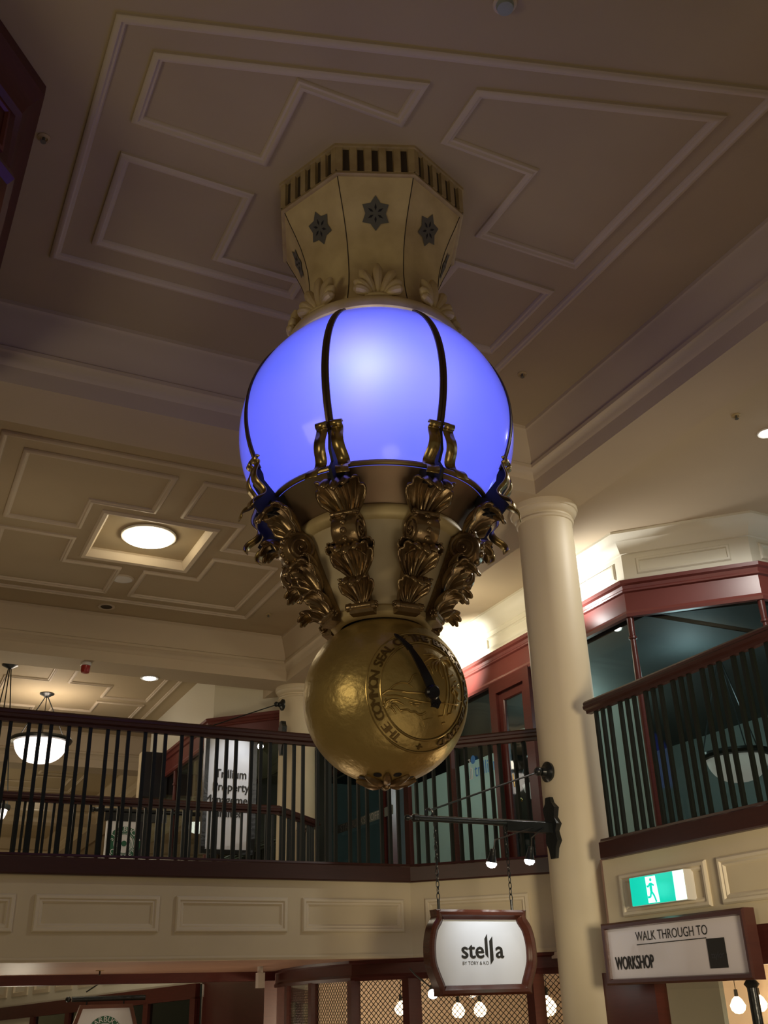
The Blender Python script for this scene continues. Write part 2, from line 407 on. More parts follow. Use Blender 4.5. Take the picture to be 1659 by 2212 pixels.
# mezzanine slab (landing + gallery), fascia walls
def offs(path, a):
    t = MB().sweep(path, [(a, 0)], closed=False); return [(v.x, v.y) for v in t.v]
slab = MB().prism([(-4, 7.66), (3.99, 7.66), (4.90, 6.75), (4.90, 6.3), (4.74, 6.1), (4.74, -5), (11, -5), (11, YEND), (4.86, YEND), (4.86, 11.55), (4.03, 10.74), (-4, 10.74)], Z0, FL)
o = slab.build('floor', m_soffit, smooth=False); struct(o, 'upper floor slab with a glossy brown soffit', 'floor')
def fascia(name, p0, p1, panels, label, z0=Z0, t=.06, tails=(0, 0)):
    p0, p1 = Vector((*p0, 0)), Vector((*p1, 0)); U = (p1-p0).normalized(); L = (p1-p0).length; N = Vector((U.y, -U.x, 0))
    b = MB().obox((p0+p1)/2-N*(t/2)+Z3*((z0+Z1)/2), U*(L/2), N*(t/2), Z3*((Z1-z0)/2))
    o = b.build(name, m_cream, smooth=False); struct(o, label, 'wall')
    g = MB()
    for a, c, zb, zt in panels:
        g.sweep([(a, zb), (c, zb), (c, zt), (a, zt)], [(0, 0), (0, .012), (.010, .022), (.026, .022), (.034, .010), (.046, .014), (.056, .004), (.058, 0)], True, p0, U, Z3, N)
    if panels:
        o2 = g.build('panel_moulding', m_creamm, o, ang=30)
    return o, p0, U, N
pA = [(x+4, x+4+w, .475, .715) for x, w in ((.0, .82), (1.008, .79), (1.955, .80), (2.885, .80))]
pA = [(4+.15, 4+.91, .472, .716), (4+1.05, 4+1.885, .472, .716), (4+2.0, 4+2.77, .472, .716), (4+2.88, 4+3.79, .472, .716)]
xs = lambda x, y: PY(x, y, 7.6).x
pA = [(4+xs(-160, 1985), 4+xs(28, 1985), .47, .715), (4+xs(70, 1985), 4+xs(342, 1985), .47, .715), (4+xs(378, 1985), 4+xs(620, 1985), .47, .715), (4+xs(652, 1985), 4+xs(872, 1985), .47, .715)]
fascia('wall_front', (-4, 7.6), (3.97, 7.6), pA, 'long panelled cream fascia below the far railing of the void')
fascia('wall_corner', (3.97, 7.6), (4.86, 6.71), [(.12, .96, .47, .715)], 'short angled cream fascia behind the hanging shop sign')
fascia('wall_right', (4.68, 6.0), (4.68, -4), [(6.0-5.82, 6.0-4.97, .455, .725), (6.0-4.87, 6.0-3.9, .455, .725), (6.0-3.8, 6.0-2.8, .455, .725)], 'panelled cream fascia on the right, behind the exit sign', z0=.33)
MB
b = MB().sweep([(-4, 7.6), (3.97, 7.6), (4.84, 6.73)], [(-.0, Z0+.03), (-.02, Z0+.03), (-.025, Z0+.015), (-.02, Z0), (0, Z0)], False)
trim(b, m_cream, 'thin bead along the bottom of the front fascia')
b = MB().box(-4, 10.5, .20, 3.9, 10.74, Z0)
trim(b, m_mahog, 'dark glossy edge board under the far side of the landing')

# ================================================================ COLUMNS
def column(x, y, z0, label):
    t = thing('column', (x, y, z0), label, 'column', 'round cream columns')
    n = 24; pr = [(.0, z0)]
    for i in range(n+1):
        z = z0+(3.70-z0)*i/n; pr.append((.252-.018*(i/n)**1.5, z))
    MB().lathe(pr, 64, (x, y, 0)).build('shaft', m_col, t)
    MB().lathe([(.234, 3.66), (.245, 3.665), (.252, 3.68), (.245, 3.695), (.238, 3.70), (.24, 3.715), (.262, 3.725), (.276, 3.745), (.282, 3.765), (.292, 3.77), (.296, 3.79), (.292, ZS), (0, ZS)], 64, (x, y, 0)).build('capital', m_col, t)
    return t
column(4.80, 6.40, -2.5, 'large round cream column right of the golden ball')
column(4.83, 12.35, FL, 'round cream column half hidden behind the golden ball')

# ================================================================ RAILINGS
bal_me = None
def baluster(root, x, y):
    global bal_me
    if bal_me is None:
        o = MB().box(-.0125, -.0125, ZB-.01, .0125, .0125, ZR-.06).build('baluster', m_bal, off=Vector((0, 0, 0)), smooth=False)
        bal_me = o.data; D.objects.remove(o)
    o = D.objects.new('baluster', bal_me); COL.objects.link(o); o.parent = root; w = wl(root)
    o.location = (x-w.x, y-w.y, -w.z)
HR = [(-.022, ZR-.095), (.022, ZR-.095), (.026, ZR-.075), (.048, ZR-.065), (.052, ZR-.045), (.044, ZR-.035), (.046, ZR-.018), (.034, ZR-.004), (.012, ZR), (-.012, ZR), (-.034, ZR-.004), (-.046, ZR-.018), (-.044, ZR-.035), (-.052, ZR-.045), (-.048, ZR-.065), (-.026, ZR-.075)]
PL = [(-.045, Z1), (-.05, Z1+.01), (-.05, Z1+.115), (-.035, Z1+.125), (-.03, ZB), (.05, ZB), (.05, Z1)]
def railing(path, spans, label, shift=.0):
    """path runs so that the void is on its right; spans: list of (seg index, [distances])"""
    p = [Vector((a, c, 0)) for a, c in path]
    t = thing('balcony_railing', (p[0].x, p[0].y, ZB), label, 'railing', 'mahogany balcony railings')
    MB().sweep(path, HR, False, pclosed=True).build('handrail', m_rail, t, ang=25)
    MB().sweep(path, PL, False, pclosed=True).build('base_rail', m_rail, t, ang=25)
    for i, ds in spans:
        u = (p[i+1]-p[i]).normalized()
        for d in ds: q = p[i]+u*d; baluster(t, q.x, q.y)
def trip(start, stop, pitch=.2848):
    r = []; s = start
    while s < stop:
        for k in range(3):
            if s+k*.0785 < stop: r.append(s+k*.0785)
        s += pitch
    return r
# void is on the right-hand side when walking from left to right along the front
aX = [4+v for v in trip(.878-.2848*3, 3.93)]
railing([(-4, 7.6), (3.97, 7.6), (4.80, 6.77)], [(0, aX), (1, trip(.085, 1.08, .288))], 'dark mahogany railing crossing the picture in front of the landing')
railing([(4.68, 5.95), (4.68, 1.0)], [(0, trip(5.95-5.862, 4.8, .284))], 'mahogany railing on the right, rising from the big column')
railing([(4.80, 16.5), (4.80, 11.6), (4.0, 10.8), (-4, 10.8)], [(0, trip(.1, 4.8)), (1, trip(.1, 1.1)), (2, trip(.05, 5.3))], 'second mahogany railing behind, on the far side of the landing')

# ================================================================ UPPER SHOPFRONT, RIGHT
XS = 6.2
def wallseg(b, p0, p1, z0, z1, t0, t1):
    p0, p1 = Vector((*p0, 0)), Vector((*p1, 0)); U = (p1-p0).normalized(); L = (p1-p0).length; N = Vector((U.y, -U.x, 0))
    return b.obox((p0+p1)/2+N*((t0+t1)/2)+Z3*((z0+z1)/2), U*(L/2), N*((t1-t0)/2), Z3*((z1-z0)/2))
# path so that its right side faces the viewer: far -> near
SP = [(XS, 26.0), (XS, 7.08), (7.05, 6.23), (8.6, 6.23)]
def sw(path, prof, name, m, label, cat, **k):
    return struct(MB().sweep(path, prof, False, pclosed=True).build(name, m, **k), label, cat)
sw(SP, [(0, 3.58), (0, ZG), (.12, ZG), (.12, 3.58)], 'wall_right', m_white, 'cream-white frieze above the upper shop windows', 'wall', ang=20)
tt = MB().sweep(SP, [(-.0, 3.90), (-.02, 3.905), (-.025, 3.93), (-.04, 3.95), (-.075, 4.02), (-.13, 4.07), (-.15, 4.075), (-.15, ZG), (0, ZG)], False, pclosed=True)
trim(tt, m_white, 'cream cornice along the top of the shop frieze', 'cornice', ang=30)
# frieze panels
g = MB()
def fpanel(p0, p1, a, c, zb, zt):
    p0, p1 = Vector((*p0, 0)), Vector((*p1, 0)); U = (p1-p0).normalized(); N = Vector((U.y, -U.x, 0))
    g.sweep([(a, zb), (c, zb), (c, zt), (a, zt)], [(0, 0), (0, .004), (.012, .016), (.03, .020), (.036, .004), (.036, 0)], True, p0, U, Z3, N)
fpanel((XS, 7.08), (7.05, 6.23), .13, 1.02, 3.68, 3.85); fpanel((7.05, 6.23), (8.6, 6.23), .12, 1.1, 3.68, 3.85)
y = 7.2
while y < 20: fpanel((XS, 26), (XS, 7.08), 26-(y+1.1), 26-y, 3.68, 3.85); y += 1.35
trim(g, m_white, 'raised rectangular panels along the shop frieze', 'moulding', ang=30)
# lintel as a window head
w1 = thing('window_1', (XS, 7.08, FL), 'dark red upper shopfront seen behind the big column', 'shopfront', kind='structure')
LT = [(0, 3.24), (-.05, 3.24), (-.06, 3.27), (-.045, 3.30), (-.045, 3.48), (-.07, 3.49), (-.075, 3.505), (-.06, 3.52), (-.07, 3.55), (-.095, 3.565), (-.10, 3.60), (0, 3.60)]
MB().sweep(SP, LT, False, pclosed=True).build('lintel', m_red, w1, ang=25)
MB().sweep(SP, [(-.07, FL), (-.07, FL+.30), (-.05, FL+.32), (.05, FL+.32), (.05, FL)], False, pclosed=True).build('sill_board', m_mahog, w1, ang=25)
def post(root, x, y, w=.09, z0=FL, z1=3.26, m=m_mahog):
    MB().box(x-.035, y-w/2, z0, x+.06, y+w/2, z1).build('post', m, root, smooth=False)
for y, w in ((10.62, .035), (11.83, .13), (12.32, .13), (14.6, .16), (17, .1), (20, .1)): post(w1, XS, y, w)
def rpost(root, x, y):
    MB().lathe([(.0, FL), (.034, FL), (.034, 2.6), (.026, 3.02), (.04, 3.03), (.04, 3.05), (.03, 3.06), (.035, 3.24), (.0, 3.24)], 20, (x, y, 0)).build('post', m_mahog, root)
rpost(w1, XS, 7.08); rpost(w1, 7.05, 6.23)
def pane(root, x0, y0, x1, y1, z0, z1, m=m_glass, t=.008):
    wallseg(MB(), (x0, y0), (x1, y1), z0, z1, -t/2, t/2).build('pane', m, root, smooth=False) if False else None
    b = MB(); wallseg(b, (x0, y0), (x1, y1), z0, z1, -t/2, t/2); return b.build('pane', m, root, smooth=False)
ZF = 2.50
for a, c in ((14.5, 12.4), (11.76, 9.60), (8.82, 7.1), (20, 14.7)):
    if (a, c) == (11.76, 9.60):
        pane(w1, XS+.02, a, XS+.02, c, ZF, 3.26); o = pane(w1, XS+.02, a, XS+.02, c, FL, ZF, m_frost)
        o['label'] = 'frosted lower pane'
    elif (a, c) == (8.82, 7.1):
        pane(w1, XS+.02, a, XS+.02, c, ZF, 3.26); o = pane(w1, XS+.02, a, XS+.02, c, FL, ZF, m_frost); o['label'] = 'frosted lower pane'
    else: pane(w1, XS+.02, a, XS+.02, c, FL, 3.26)
pane(w1, XS+.02, 7.08, 7.06, 6.22, FL, 3.26); pane(w1, 7.05, 6.25, 8.6, 6.25, FL, 3.26)
# logo on frosted pane
U = Vector((0, -1, 0)); N = Vector((-1, 0, 0))
lg = MB(); P0 = PX(1037, 1662, XS)
add_text(lg, 'trilliam', .22, P0+Vector((-.002, -.16, 0)), U, Z3, N, sx=.9)
lg.lathe([(.001, 0), (.05, 0), (.05, .002), (.001, .002)], 20, PX(1022, 1641, XS)+Vector((-.004, 0, 0)), 'X')
o = lg.build('logo_lettering', m_blue, w1, smooth=False)
lg = MB()
for (xa, ya, xb, yb) in ((1010, 1642, 1018, 1684), (1016, 1660, 1022, 1682)):
    a = PX(xa, ya, XS); c = PX(xb, yb, XS)
    lg.sweep([(-a.y, c.z), (-c.y, c.z), (-c.y, a.z), (-a.y, a.z)], [(0, 0), (0, .004), (.01, .004), (.01, 0)], True, (XS, 0, 0), (0, -1, 0), Z3, N)
lg.build('logo_lettering', m_signw, w1, smooth=False)
# door in shopfront
d1 = thing('door_1', (XS, 9.2, FL), 'narrow mahogany glazed door of the upper shop, beside the big column', 'door', kind='structure')
b = MB().box(XS-.06, 9.46, FL, XS+.06, 9.60, 3.26).box(XS-.06, 8.78, FL, XS+.06, 8.90, 3.26).box(XS-.06, 8.9, 3.12, XS+.06, 9.46, 3.26); b.build('frame', m_mahog, d1, smooth=False)
b = MB().sweep([(8.90, FL+.02), (9.46, FL+.02), (9.46, 3.12), (8.90, 3.12)], [(0, -.02), (0, .02), (.09, .02), (.10, .01), (.10, -.02)], True, (XS, 0, 0), (0, 1, 0), Z3, (-1, 0, 0)); b.build('leaf', m_mahog, d1, ang=30)
MB().box(XS-.005, 9.0, FL+.1, XS+.005, 9.36, 3.04).build('pane', m_glass, d1, smooth=False)
q = PX(1127, 1728, XS-.05); MB().sphere(q+Vector((-.03, 0, 0)), .028).lathe([(.0, -.01), (.02, -.01), (.02, .0), (0, 0)], 12, q, 'X').build('door_knob', m_brass, d1)
MB().tube([PX(1113, 1672, XS-.06)+Vector((-.03, 0, 0)), PX(1117, 1700, XS-.06)+Vector((-.03, 0, 0))], .008).build('pull_handle', m_brass, d1)
# second door, with coffee-shop lettering
d2 = thing('door_2', (XS, 13.4, FL), 'glazed shop door with pale lettering band, below the golden ball', 'door', kind='structure')
MB().sweep([(12.45, FL+.02), (14.45, FL+.02), (14.45, 3.2), (12.45, 3.2)], [(0, -.02), (0, .03), (.09, .03), (.10, .01), (.10, -.02)], True, (XS-.03, 0, 0), (0, 1, 0), Z3, (-1, 0, 0)).build('leaf', m_mahog, d2, ang=30)
a = PX(722, 1790, XS-.04); c = PX(852, 1800, XS-.04)
MB().box(XS-.05, c.y, a.z-.10, XS-.046, a.y, a.z+.02).build('lettering_band', m_grey, d2, smooth=False)
tb = MB(); add_text(tb, 'STARBUCKS COFFEE', .14, ((XS-.053), (a.y+c.y)/2, a.z-.045), U, Z3, N, sx=1.15); tb.build('lettering', m_plastic, d2, smooth=False)
q = PX(704, 1803, XS-.05); MB().sphere(q+Vector((-.03, 0, 0)), .032).build('door_knob', m_brass, d2)
# interiors of the upper shops
b = MB().box(10.4, 5.9, FL, 10.5, 26, ZG).box(6.3, 15.5, FL, 10.4, 15.6, ZG)
o = b.build('wall_back', m_grey, smooth=False); struct(o, 'grey back walls inside the upper shops', 'wall')
b = MB().box(XS+.12, 6.9, 3.25, 10.4, 26, 3.3).prism([(6.32, 7.0), (7.1, 6.33), (10.4, 6.33), (10.4, 7.0)], 3.25, 3.3)
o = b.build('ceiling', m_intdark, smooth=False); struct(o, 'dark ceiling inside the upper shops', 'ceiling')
b = MB().box(8.3, 3.4, FL, 10.4, 3.5, ZG).box(9.4, 3.5, FL, 9.5, 6.2, ZG)
o = b.build('wall_back', m_grey, smooth=False); struct(o, 'grey wall beyond the recessed shop entrance at the right edge', 'wall')
# furniture glimpsed inside
o = MB().box(8.0, 10.9, FL, 8.6, 12.1, 2.75).box(7.95, 10.85, 2.75, 8.65, 12.15, 2.82).build('bookcase', m_intdark, smooth=False); tag(o, 'dark cabinet inside the upper shop behind the golden ball', 'cabinet')
q = PX(1082, 1574, 7.4); o = MB().box(7.39, q.y-.14, q.z-.12, 7.41, q.y+.14, q.z+.12).build('notice_board', m_plastic, smooth=False); tag(o, 'small white notice inside the glass, left of the upper shop door', 'notice')
q = PX(776, 1768, 7.5); o = MB().box(7.48, q.y-.28, q.z-.27, 7.52, q.y+.28, q.z+.25).box(7.46, q.y-.05, FL, 7.56, q.y+.05, q.z-.2).build('screen', m_screen, smooth=False); tag(o, 'pale glowing screen behind the glazed door below the ball', 'screen')

# left near bay (top left corner)
w2 = thing('window_2', (.0, 4.3, FL), 'dark mahogany shop bay cutting into the top left corner', 'shopfront', kind='structure')
LP = [(.125, 7.0), (.141, 4.103), (-.75, 3.05), (-3.6, 3.05)]
LP = LP[::-1]
def rev(pr): return [(-a, z) for a, z in pr]
SPL = [(.05, 7.0), (.141, 4.103), (-.75, 3.05), (-3.6, 3.05)]
b = MB().sweep(SPL, [(0, 4.0), (0, ZC), (-.0, ZC)], False)
P2 = [(-3.6, 3.05), (-.75, 3.05), (.141, 4.103), (.10, 5.9), (.10, 7.0)]
# right side of this path faces the viewer/void
LH = [(.12, 3.66), (.12, 3.62), (.09, 3.60), (.12, 3.66)]
MB().sweep(P2, [(.30, 3.70), (.10, 3.70), (.07, 3.74), (.085, 3.78), (.11, 3.80), (.12, 3.83), (.12, 4.17), (.09, 4.19), (.07, 4.24), (.04, 4.28), (.0, 4.33), (.0, ZC), (.30, ZC)], False, pclosed=True).build('lintel', m_mahog, w2, ang=25)
g = MB(); pp0 = Vector((-.75, 3.05, 0)); pp1 = Vector((.141, 4.103, 0)); U_ = (pp1-pp0).normalized(); N_ = Vector((U_.y, -U_.x, 0)); LL = (pp1-pp0).length
g.sweep([(.12, 3.86), (LL-.10, 3.86), (LL-.10, 4.14), (.12, 4.14)], [(0, 0), (0, .012), (.02, .018), (.03, .004), (.03, 0)], True, pp0-N_*.12, U_, Z3, N_)
g.build('panel_moulding', m_red, w2, ang=30)
MB().lathe([(0, FL), (.05, FL), (.04, 3.3), (.06, 3.32), (.06, 3.38), (.045, 3.40), (.055, 3.70), (0, 3.70)], 20, (-.05, 4.12, 0)).build('post', m_mahog, w2)
b = MB().prism([(-3.6, 3.25), (-.85, 3.25), (-.1, 4.15), (-.12, 7.0), (-3.6, 7.0)], 3.60, 3.70); b.build('soffit_board', m_mahog, w2, smooth=False)

# bay shop next to the far column
w3 = thing('window_3', (3.97, 13.5, FL), 'angled shop bay with pink-red lintel beyond the far column', 'shopfront', kind='structure')
P3 = [(6.2, 17.2), (4.0, 17.2), (4.0, 13.5), (4.80, 12.70)]
MB().sweep(P3, LT, False, pclosed=True).build('lintel', m_red, w3, ang=25)
MB().sweep(P3, [(.02, 3.6), (.02, ZC), (.1, ZC), (.1, 3.6)], False, pclosed=True).build('frieze', m_white, w3, ang=25)
for p in ((4.0, 13.5), (4.0, 15.3), (4.0, 17.2)): rpost(w3, *p)
b = MB(); wallseg(b, (4.02, 17.2), (4.02, 13.52), FL, 3.26, -.004, .004); b.build('pane', m_glass, w3, smooth=False)
b = MB(); wallseg(b, (4.02, 13.5), (4.8, 12.72), FL, 3.26, -.004, .004); b.build('pane', m_glass, w3, smooth=False)
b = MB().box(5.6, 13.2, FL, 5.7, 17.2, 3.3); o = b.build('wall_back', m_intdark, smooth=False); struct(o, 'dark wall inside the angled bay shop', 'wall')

# far end wall of the arcade
o = MB().box(-7, YEND-.1, -2.5, 12, YEND, 4.5).build('wall_back', m_cream, smooth=False); struct(o, 'cream end wall far down the arcade', 'wall')
o = MB().box(-7, -5, -2.5, -6.9, YEND, 4.5).build('wall_left', m_cream, smooth=False); struct(o, 'cream side wall on the left of the arcade', 'wall')

# ================================================================ LOWER SHOPS
# angled shop behind the hanging sign
w4 = thing('window_4', (3.97, 7.6, -2.5), 'lower shop bay with wire mesh glazing behind the hanging oval sign', 'shopfront', kind='structure')
LPATH = [(4.05, 10.9), (3.80, 9.9), (3.64, 8.75), (3.70, 8.0), (3.97, 7.64), (4.70, 6.91)]
LPATH = [(4.00, 10.7), (3.74, 9.7), (3.60, 8.75), (3.66, 8.05), (3.97, 7.64), (4.86, 6.75)]
MB().sweep(LPATH, [(0, .135), (-.03, .135), (-.035, .16), (-.02, .18), (-.02, .255), (-.045, .265), (-.05, Z0), (0.02, Z0), (.02, .135)], False, pclosed=True).build('lintel', m_mahog, w4, ang=25)
def lpost(root, x, y, w, z0=-2.5, z1=.14):
    MB().box(x-w/2, y-w/2, z0, x+w/2, y+w/2, z1).build('post', m_mahog, root, smooth=False)
for (x, y), w in zip(LPATH[1:-1]+[(4.66, 6.95)], (.06, .07, .08, .11, .10)): lpost(w4, x, y, w)
for i in range(5):
    b = MB(); wallseg(b, LPATH[i], LPATH[i+1], -2.3, .135, -.004, .004); b.build('pane', m_glassc, w4, smooth=False)
    # woven wire mesh behind the pane
    p0, p1 = Vector((*LPATH[i], 0)), Vector((*LPATH[i+1], 0)); Uv = (p1-p0).normalized(); L = (p1-p0).length; Nn = Vector((Uv.y, -Uv.x, 0))
    if i == 0: continue
    b = MB(); s = .042; zt, zb = .135, -.75; hgt = zt-zb; k = -hgt
    while k < L:
        for sg in (1, -1):
            # line u from k to k+h while z goes zt->zb (or reverse)
            u0, u1 = k, k+hgt
            t0 = max(0, -u0/hgt); t1 = min(1, (L-u0)/hgt)
            if t1 > t0:
                za = (zt-(zt-zb)*t0) if sg > 0 else (zb+(zt-zb)*t0); zc = (zt-(zt-zb)*t1) if sg > 0 else (zb+(zt-zb)*t1)
                a_ = p0+Uv*(u0+hgt*t0)-Nn*.02+Z3*za; c_ = p0+Uv*(u0+hgt*t1)-Nn*(.02+.003*sg)+Z3*zc
                b.bar(a_, c_, .005, .003, Nn)
        k += s
    b.build('wire_mesh', m_bal, w4, smooth=False)
# warm interior
b = MB().box(4.4, 11.2, -2.5, 8.5, 11.3, .25).box(8.4, 3, -2.5, 8.5, 11.3, .25).box(6.6, 3.0, -2.5, 8.4, 3.1, .25)
b.box(6.8, 2.4, -2.5, 6.9, 7.6, .25)
o = b.build('wall_back', m_warmwall, smooth=False); struct(o, 'warm lit back wall inside the lower shops', 'wall')
o = MB().box(4.75, 2.4, .24, 8.4, 10.6, .283).build('ceiling', m_warmwall, smooth=False); struct(o, 'warm ceiling inside the lower shops', 'ceiling')
# right lower shop under the exit sign
w5 = thing('window_5', (4.72, 5.0, -2.5), 'lower shop window with dark frame under the wall sign', 'shopfront', kind='structure')
MB().box(4.70, -2, .12, 4.80, 6.1, .33).build('lintel', m_mahog, w5, smooth=False)
a = PX(1400, 2170, 4.76).y; lpo = PX(1366, 2170, 4.76).y
MB().box(4.70, PX(1424, 2170, 4.72).y, -2.5, 4.80, 6.3, .12).build('post', m_mahog, w5, smooth=False)
yp = PX(1622, 2150, 4.70).y
MB().lathe([(0, -2.5), (.03, -2.5), (.03, .0), (.045, .02), (.03, .04), (.034, .12), (0, .12)], 16, (4.72, yp, 0)).build('post', m_iron, w5)
MB().box(4.755, 2.5, -2.3, 4.762, 5.6, .12).build('pane', m_glassc, w5, smooth=False)
q0 = PX(1436, 2120, 5.6); q1 = PX(1556, 2120, 5.6)
o = MB().box(5.58, q1.y, -.35, 5.62, q0.y, .2).build('wall_panel', m_grey, smooth=False); tag(o, 'grey panel hanging inside the lower right shop window', 'panel')
# pendant bulbs
def bulb(pos, label, r=.045, top=.24, group='bare bulbs hanging in the lower shops'):
    t = thing('pendant_bulb', pos, label, 'light bulb', group)
    MB().tube([Vector(pos)+Z3*(r*1.6), (pos[0], pos[1], top)], .003, 6).build('cord', m_bal, t)
    MB().lathe([(0, r*1.9), (.014, r*1.9), (.016, r*1.1), (.012, r*1.0), (0, r*1.0)], 12, pos).build('socket', m_iron, t)
    MB().lathe([(.012, r*1.1), (r*.6, r*.75), (r, 0), (r*.85, -r*.55), (r*.45, -r*.92), (0, -r)], 16, pos).build('bulb', m_bulb, t)
for (px, py, dpt, lb) in ((990, 2183, 8.6, 'glowing bulb below the oval sign, left of a close pair'), (1037, 2181, 8.6, 'glowing bulb below the oval sign, right of a close pair'),
                          (866, 2178, 9.2, 'glowing bulb behind the wire mesh left of the oval sign'), (1183, 2174, 7.6, 'large glowing bulb right below the oval sign, beside the big column')):
    p = PY(px, py, dpt); bulb(p, lb, .06 if px != 1183 else .075)
for (px, py, X, lb) in ((1594, 2172, 6.3, 'large glowing bulb under the wall sign, left of two'), (1641, 2168, 6.6, 'smaller glowing bulb at the right edge under the wall sign')):
    p = PX(px, py, X); bulb(p, lb, .06)
# small spotlight by the sign's left corner
def small_spot(p, tgt, label):
    t = thing('spotlight', p, label, 'spotlight', 'small spotlights')
    d = (Vector(tgt)-Vector(p)).normalized(); a = d.orthogonal().normalized(); c = d.cross(a)
    MB().lathe([(0, -.09), (.018, -.085), (.022, -.05), (.034, -.005), (.036, 0), (.03, 0)], 16, p, (a, c, d)).build('housing', m_iron, t)
    MB().lathe([(.033, -.002), (.036, .012), (.024, .030), (0, .036)], 16, p, (a, c, d)).build('lamp_lens', m_spotg, t)
    return t
p = PY(935, 2146, 7.0); t = small_spot(p, p+Vector((-.2, -.4, -.3)), 'small warm spotlight at the lower left corner of the oval sign')
MB().tube([Vector(p)+Vector((0, 0, .03)), Vector(p)+Vector((.02, .3, .13)), (p.x+.02, p.y+.38, .20)], .006, 6).build('stem', m_iron, t)

# far lower wing seen below the landing
FP0 = PZ(133, 2176, .06); 
zb = .12
far0 = Vector((3.9, 13.2, .24)); far1 = Vector((1.55, 19.0, -.03))
Uf = far0-far1; Lf = Uf.length; Uf.normalize(); Nf = Vector((Uf.y, -Uf.x, 0)).normalized()
def fplate(b, u0, u1, v0, v1, d0, d1): return b.plate(far1, Uf, Z3, Nf, [(u0, v0), (u1, v0), (u1, v1), (u0, v1)], d0, d1)
o = fplate(MB(), 0, Lf, 0, 1.1, -.06, 0).build('wall_far', m_white, smooth=False); struct(o, 'cream panelled fascia receding below the landing', 'wall')
g = MB(); x = .15
while x < Lf-.5: g.sweep([(x, .13), (x+.42, .13), (x+.42, .46), (x, .46)], [(0, 0), (0, .02), (.05, .03), (.06, 0)], True, far1, Uf, Z3, Nf); x += .58
g.build('panel_moulding', m_creamm, o, ang=30)
w6 = thing('window_6', (3.9, 13.2, -2.5), 'dark framed shop windows receding below the landing', 'shopfront', kind='structure')
fplate(MB(), 0, Lf, -.17, 0, -.03, .04).build('lintel', m_mahog, w6, smooth=False)
for k in (Lf-.05, Lf-1.0, Lf-1.9, Lf-2.8, Lf-3.7): fplate(MB(), k-.05, k+.05, -2.2, -.15, -.04, .04).build('post', m_mahog, w6, smooth=False)
fplate(MB(), Lf-3.7, Lf, -2.2, -.15, -.01, 0).build('pane', m_glass, w6, smooth=False)
fplate(MB(), 0, Lf-3.75, -2.2, -.15, -.06, 0).build('wall_board', m_white, w6, smooth=False)
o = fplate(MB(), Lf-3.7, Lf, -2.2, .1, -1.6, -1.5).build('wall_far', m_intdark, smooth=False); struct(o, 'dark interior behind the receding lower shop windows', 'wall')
b = MB().box(-1.5, 19.0, -.24, 1.45, 19.1, 1.4); o = b.build('wall_far', m_white, smooth=False); struct(o, 'cream panelled wall at lower left beyond the landing', 'wall')
g = MB()
for x0, x1 in ((-1.2, -.35), (-.25, .36), (.48, 1.16)):
    g.sweep([(x0, -.06), (x1, -.06), (x1, .44), (x0, .44)], [(0, 0), (0, .02), (.06, .03), (.07, 0)], True, (0, 19.0, 0), (1, 0, 0), Z3, (0, -1, 0))
g.box(1.26, 18.92, -.5, 1.38, 19.0, 1.4).box(-1.5, 18.95, -.24, 1.26, 19.0, -.17)
g.build('panel_moulding', m_creamm, o, ang=30)
b = MB().box(-1.5, 18.95, -2.5, 1.5, 19.1, -.25); trim(b, m_mahog, 'dark band below the lower left cream wall')
b = MB().box(3.95, 10.95, -2.5, 4.4, 13.2, Z0); o = b.build('wall_far', m_mahog, smooth=False); struct(o, 'dark shop corner below the far end of the landing', 'wall')
# ================================================================ THE HANGING GLOBE CLOCK
CX, CY = 2.112, 4.248
clock = thing('hanging_globe_clock', (CX, CY, ZC), 'huge ornate hanging clock with glowing blue globe and golden ball', 'clock')
C0 = Vector((CX, CY, 0)); O0 = Vector((0, 0, 0))
OFF = Vector((0, 0, ZC))
def cpart(mb, name, m, parent=None, **k):
    """mb built around the axis x=y=0 with absolute z"""
    o = mb.build(name, m, None, off=OFF, **k); o.parent = parent or clock; return o
def spin(o, n=8, step=PI/4):
    for k in range(1, n): copy_tree(o, o.parent, rotz=k*step)
def octo(prof, seg=8, a0=0): return MB().lathe(prof, seg, (0, 0, 0), 'Z', a0=a0)
# --- crown: fluted octagonal band against the ceiling
cr = octo([(.0, ZC), (.600, ZC), (.600, ZC-.018), (.570, ZC-.020), (.566, ZC-.188), (.580, ZC-.190), (.586, ZC-.212), (.575, ZC-.217), (.545, ZC-.218), (.0, ZC-.218)])
crown = cpart(cr, 'crown', m_crown, ang=20)
fb = MB(); ap = .578*math.cos(PI/8); hw = .600*math.sin(PI/8)
for k in range(8):
    a = PI/8+k*PI/4; Nn = Vector((math.cos(a), math.sin(a), 0)); Tn = Vector((-Nn.y, Nn.x, 0))
    for j in range(6):
        u = (-1+2*(j)/5.)*(hw-.022)
        fb.obox(Nn*(ap-.010)+Tn*u+Z3*(ZC-.103), Nn*.02, Tn*.019, Z3*.088)
flutes = fb.build('flute', m_crown, None, off=OFF, smooth=False); flutes.parent = crown
fd = MB()
for k in range(8):
    a = PI/8+k*PI/4; Nn = Vector((math.cos(a), math.sin(a), 0)); Tn = Vector((-Nn.y, Nn.x, 0))
    for j in range(5):
        u = (-1+2*(j+.5)/5.)*(hw-.022)
        fd.obox(Nn*(.567*math.cos(PI/8)+.001)+Tn*u+Z3*(ZC-.100), Nn*.002, Tn*.017, Z3*.078)
o = fd.build('groove', m_groove, None, off=OFF, smooth=False); o.parent = crown
